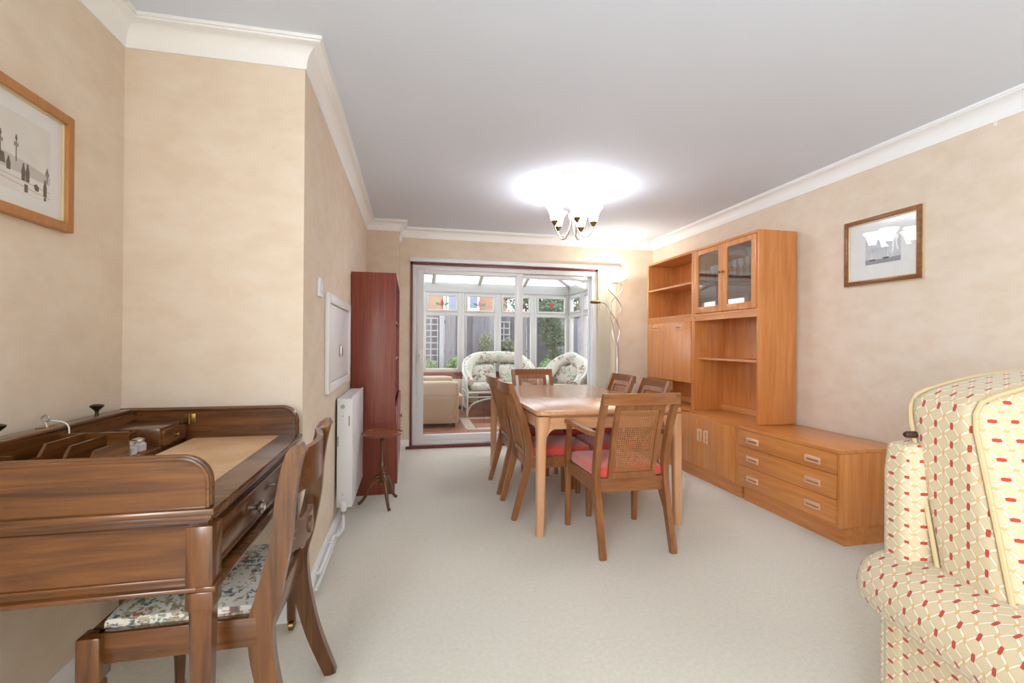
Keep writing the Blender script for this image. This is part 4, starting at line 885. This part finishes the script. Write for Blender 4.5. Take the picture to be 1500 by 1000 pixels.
flat2([[(.025, .03), (.03, .022), (.06, .022), (.066, .03)], [(.11, .034), (.116, .024), (.145, .024), (.152, .034)], rc(.05, .03, .0012, .06), rc(.132, .034, .0012, .07)], 'ink', 'hull', 2)
B(xx-.0115, xx-.0105, py0+.034, py1-.034, pz0+.034, pz1-.034).build('pane', 'picglass', p)
tag(B(XR-.006, XR, 1.752, 1.768, 2.235, 2.258, .002).build('cornice_clip', 'plastic'), 'tiny white clip under the cornice on the papered wall', 'clip')

# ------------------------------------------------------------------ lights
cx, cy = 1.252, 3.508
l = thing('chandelier', 'five armed brushed steel ceiling light with frosted bell shades', 'ceiling light', (cx, cy, 1.97))
G().lathe([(.062, CZ), (.062, CZ-.012), (.05, CZ-.022), (.028, CZ-.03), (.022, CZ-.034)], (cx, cy, 0), 24).build('ceiling_rose', 'steel', l)
g = G()
for a in (0, 120, 240): g.tube([(cx+.016*math.cos(R(a)), cy+.016*math.sin(R(a)), CZ-.03), (cx+.016*math.cos(R(a)), cy+.016*math.sin(R(a)), 2.16)], .006, 10)
g.build('stem', 'steel', l); G().lathe([(.03, 2.17), (.034, 2.16), (.03, 2.13), (.016, 2.1), (.008, 2.04), (.002, 2.0)], (cx, cy, 0), 16).build('hub', 'steel', l)
for i in range(5):
    a = R(-90-8+72*i); ux, uy = math.cos(a), math.sin(a)
    pp = smoothpath([(.015, 2.13), (.035, 2.04), (.075, 1.985), (.125, 1.985), (.155, 2.03), (.16, 2.06)], 5)
    ar = G().tube([(cx+r_*ux, cy+r_*uy, z) for r_, z in pp], .0045, 8).build('arm', 'steel', l)
    sx, sy = cx+.16*ux, cy+.16*uy
    G().lathe([(.006, 2.055), (.012, 2.062), (.028, 2.09), (.026, 2.093)], (sx, sy, 0), 16).build('lamp_holder', 'brass', ar)
    G().lathe([(.022, 2.09), (.03, 2.1), (.036, 2.13), (.045, 2.165), (.062, 2.192), (.075, 2.205), (.073, 2.208), (.06, 2.196), (.042, 2.168), (.033, 2.13), (.027, 2.103), (.02, 2.094)], (sx, sy, 0), 24, cap=False).build('shade', 'litshade', ar)
ux_, uy_ = 2.235, 4.85
l = thing('floor_lamp', 'brushed steel uplighter with twisted double stem and reading arm', 'floor lamp', (ux_, uy_, 0))
G().lathe([(.13, 0), (.13, .012), (.12, .02), (.03, .03), (.014, .04)], (ux_+.03, uy_, 0), 28).build('base', 'steel', l)
G().tube([(ux_+.03, uy_, .03), (ux_+.028, uy_, 1.0)], .011, 10).build('pole', 'steel', l); G().tube([(ux_+.028, uy_, .985), (ux_+.022, uy_, 1.13)], .016, 12).build('sleeve', 'steel', l)
for s in (-1, 1):
    w_ = [(0, 1.12), (s*.03, 1.2), (s*.045, 1.3), (0, 1.4), (-s*.065, 1.5), (-s*.06, 1.58), (0, 1.66), (s*.085, 1.74), (s*.08, 1.8), (s*.035, 1.835)]
    G().tube(smoothpath([(ux_+.015+x-.025*(z-1.12), uy_+s*.012*math.cos((z-1.1)*9), z) for x, z in w_], 5), .0055, 8).build('twisted_stem', 'steel', l)
ra = G().tube(smoothpath([(ux_+.02, uy_-.015, 1.12), (ux_-.03, uy_-.03, 1.3), (ux_-.08, uy_-.04, 1.45), (ux_-.115, uy_-.04, 1.55), (ux_-.16, uy_-.045, 1.585), (ux_-.21, uy_-.05, 1.59)], 5), .005, 8).build('reading_arm', 'steel', l)
G().lathe([(.008, -.07), (.016, -.06), (.018, .0), (.014, .04), (.006, .05)], (ux_-.245, uy_-.05, 1.592), 14, 'x').build('reading_head', 'brass', ra); G().tube([(ux_-.2, uy_-.05, 1.58), (ux_-.215, uy_-.05, 1.5)], .002, 6).build('switch_cord', 'steel', ra)
G().lathe([(.03, 1.828), (.06, 1.832), (.1, 1.845), (.14, 1.872), (.162, 1.898), (.158, 1.9), (.136, 1.876), (.098, 1.851), (.06, 1.838), (.02, 1.836)], (ux_-.02, uy_, 0), 32, cap=False).build('bowl', 'shade', l)
G().lathe([(.05, 1.812), (.055, 1.82), (.05, 1.83), (.004, 1.832)], (ux_-.02, uy_, 0), 24).build('bowl_holder', 'steel', l)
point('uplighter_bulb', (ux_-.02, uy_, 1.885), 5, .03, (1, .94, .84))

# ------------------------------------------------------------------ conservatory furniture
s = thing('beige_sofa', 'beige chenille two seater seen from its arm inside the conservatory', 'sofa', (.25, 6.88, 0))
def sarm(ya, yb):
    g = G().soft(-.2, .645, ya, yb, .05, .43, .03, 6); o = g.build('arm', 'beige', s)
    G().soft(-.2, .655, ya-.012, yb+.012, .40, .615, .05, 7).build('arm_pad', 'beige', s); B(-.19, .56, ya-.004, ya, .36, .47, .001).build('seam_band', 'beige', s)
sarm(6.29, 6.5); sarm(7.3, 7.5)
G().soft(-.32, -.1, 6.29, 7.5, .05, .78, .07, 8).build('backrest', 'beige', s); G().soft(-.12, .6, 6.5, 7.3, .05, .26, .02, 5).build('seat_base', 'beige', s)
for a_, b_ in ((6.505, 6.898), (6.902, 7.295)): G().soft(-.1, .74, a_, b_, .24, .42, .06, 7).build('seat_cushion', 'beige', s)
for x in (-.25, .58):
    for y in (6.36, 7.43): B(x-.025, x+.025, y-.025, y+.025, 0, .055).build('foot', 'darkwood', s)

def wicker(name, label, W, loc, rz, seats):
    """cane seat facing -y local"""
    s = thing(name, label, 'sofa' if seats > 1 else 'armchair', loc, rz); h = W/2
    rim = smoothpath([(-h, -.36, .0), (-h-.0, -.36, .36), (-h-.02, -.34, .58), (-h-.03, -.1, .68), (-h+.02, .18, .84), (-h+.2, .3, .93), (0, .34, .95), (h-.2, .3, .93), (h-.02, .18, .84), (h+.03, -.1, .68), (h+.02, -.34, .58), (h, -.36, .36), (h, -.36, .0)], 6)
    G().tube(rim, .021, 10).build('rim', 'rattan', s, False)
    low = [(-h, -.36, .37), (-h, .26, .37), (h, .26, .37), (h, -.36, .37), (-h, -.36, .37)]
    g = G()
    for i in range(4): g.tube([low[i], low[i+1]], .018, 8)
    g.tube([(-h, -.36, .3), (h, -.36, .3)], .014, 8); g.build('seat_rail', 'rattan', s, False)
    for sx in (-1, 1): G().tube([(sx*h, .26, 0), (sx*h, .26, .4), (sx*(h-.05), .25, .86)], .018, 8).build('leg', 'rattan', s, False)
    g = G()
    for sx in (-1, 1): g.tube(smoothpath([(sx*h, -.36, .06), (sx*(h-.08), -.36, .19), (sx*(h-.3), -.36, .27), (0, -.36, .285)], 6), .015, 8)
    g.build('brace', 'rattan', s, False)
    # woven side panels
    for sx in (-1, 1):
        g = G(); n = 14
        for i in range(n): y = -.35+.6*(i+.5)/n; zt = .57+(y+.35)*.35; g.box(sx*h-.003, sx*h+.003, y-.015, y+.015, .1, zt)
        for j in range(12): z = .12+.04*j; g.box(sx*h-.005, sx*h+.005, -.35, .25, z-.012, z+.012)
        g.build('woven_panel', 'rattan', s, False)
    for i in range(seats):
        w0 = -h+.05+(W-.1)*i/seats; w1 = -h+.05+(W-.1)*(i+1)/seats
        G().soft(w0+.004, w1-.004, -.34, .2, .38, .50, .05, 8).build('seat_cushion', 'chintz', s, False)
        G().soft(w0+.03, w1-.03, .02, .14, .49, .78, .055, 8, lambda x, y, z: (x, y+(z-.5)*.35, z)).build('back_cushion', 'chintz', s, False)
    # padded roll inside the rim
    pr = smoothpath([(-h+.06, -.3, .52), (-h+.04, -.05, .63), (-h+.1, .15, .8), (-h+.24, .24, .88), (0, .27, .9), (h-.24, .24, .88), (h-.1, .15, .8), (h-.04, -.05, .63), (h-.06, -.3, .52)], 5)
    G().tube(pr, lerpw([.05, .075, .095, .1, .1, .1, .095, .075, .05], 5), 12).build('padded_roll', 'chintz', s, False, 80)
    return s
wicker('wicker_sofa', 'white rattan two seater with floral cushions facing the patio door', 1.12, (1.42, 7.5, 0), 0, 2)
wicker('wicker_armchair', 'white rattan armchair with floral cushions in the glazed corner', .62, (2.40, 7.0, 0), R(-38), 1)
cr_ = thing('panel_radiator', 'cream radiator under the conservatory window behind the sofas', 'radiator', (.75, 7.95, .1))
B(.45, 1.15, 7.93, 7.96, .12, .52, .006).build('front_panel', 'cream', cr_)
for i in range(12): B(.48+.055*i, .505+.055*i, 7.924, 7.932, .15, .49, .002).build('rib', 'cream', cr_)
B(.5, .56, 7.955, 8.02, .3, .36).build('bracket', 'cream', cr_)
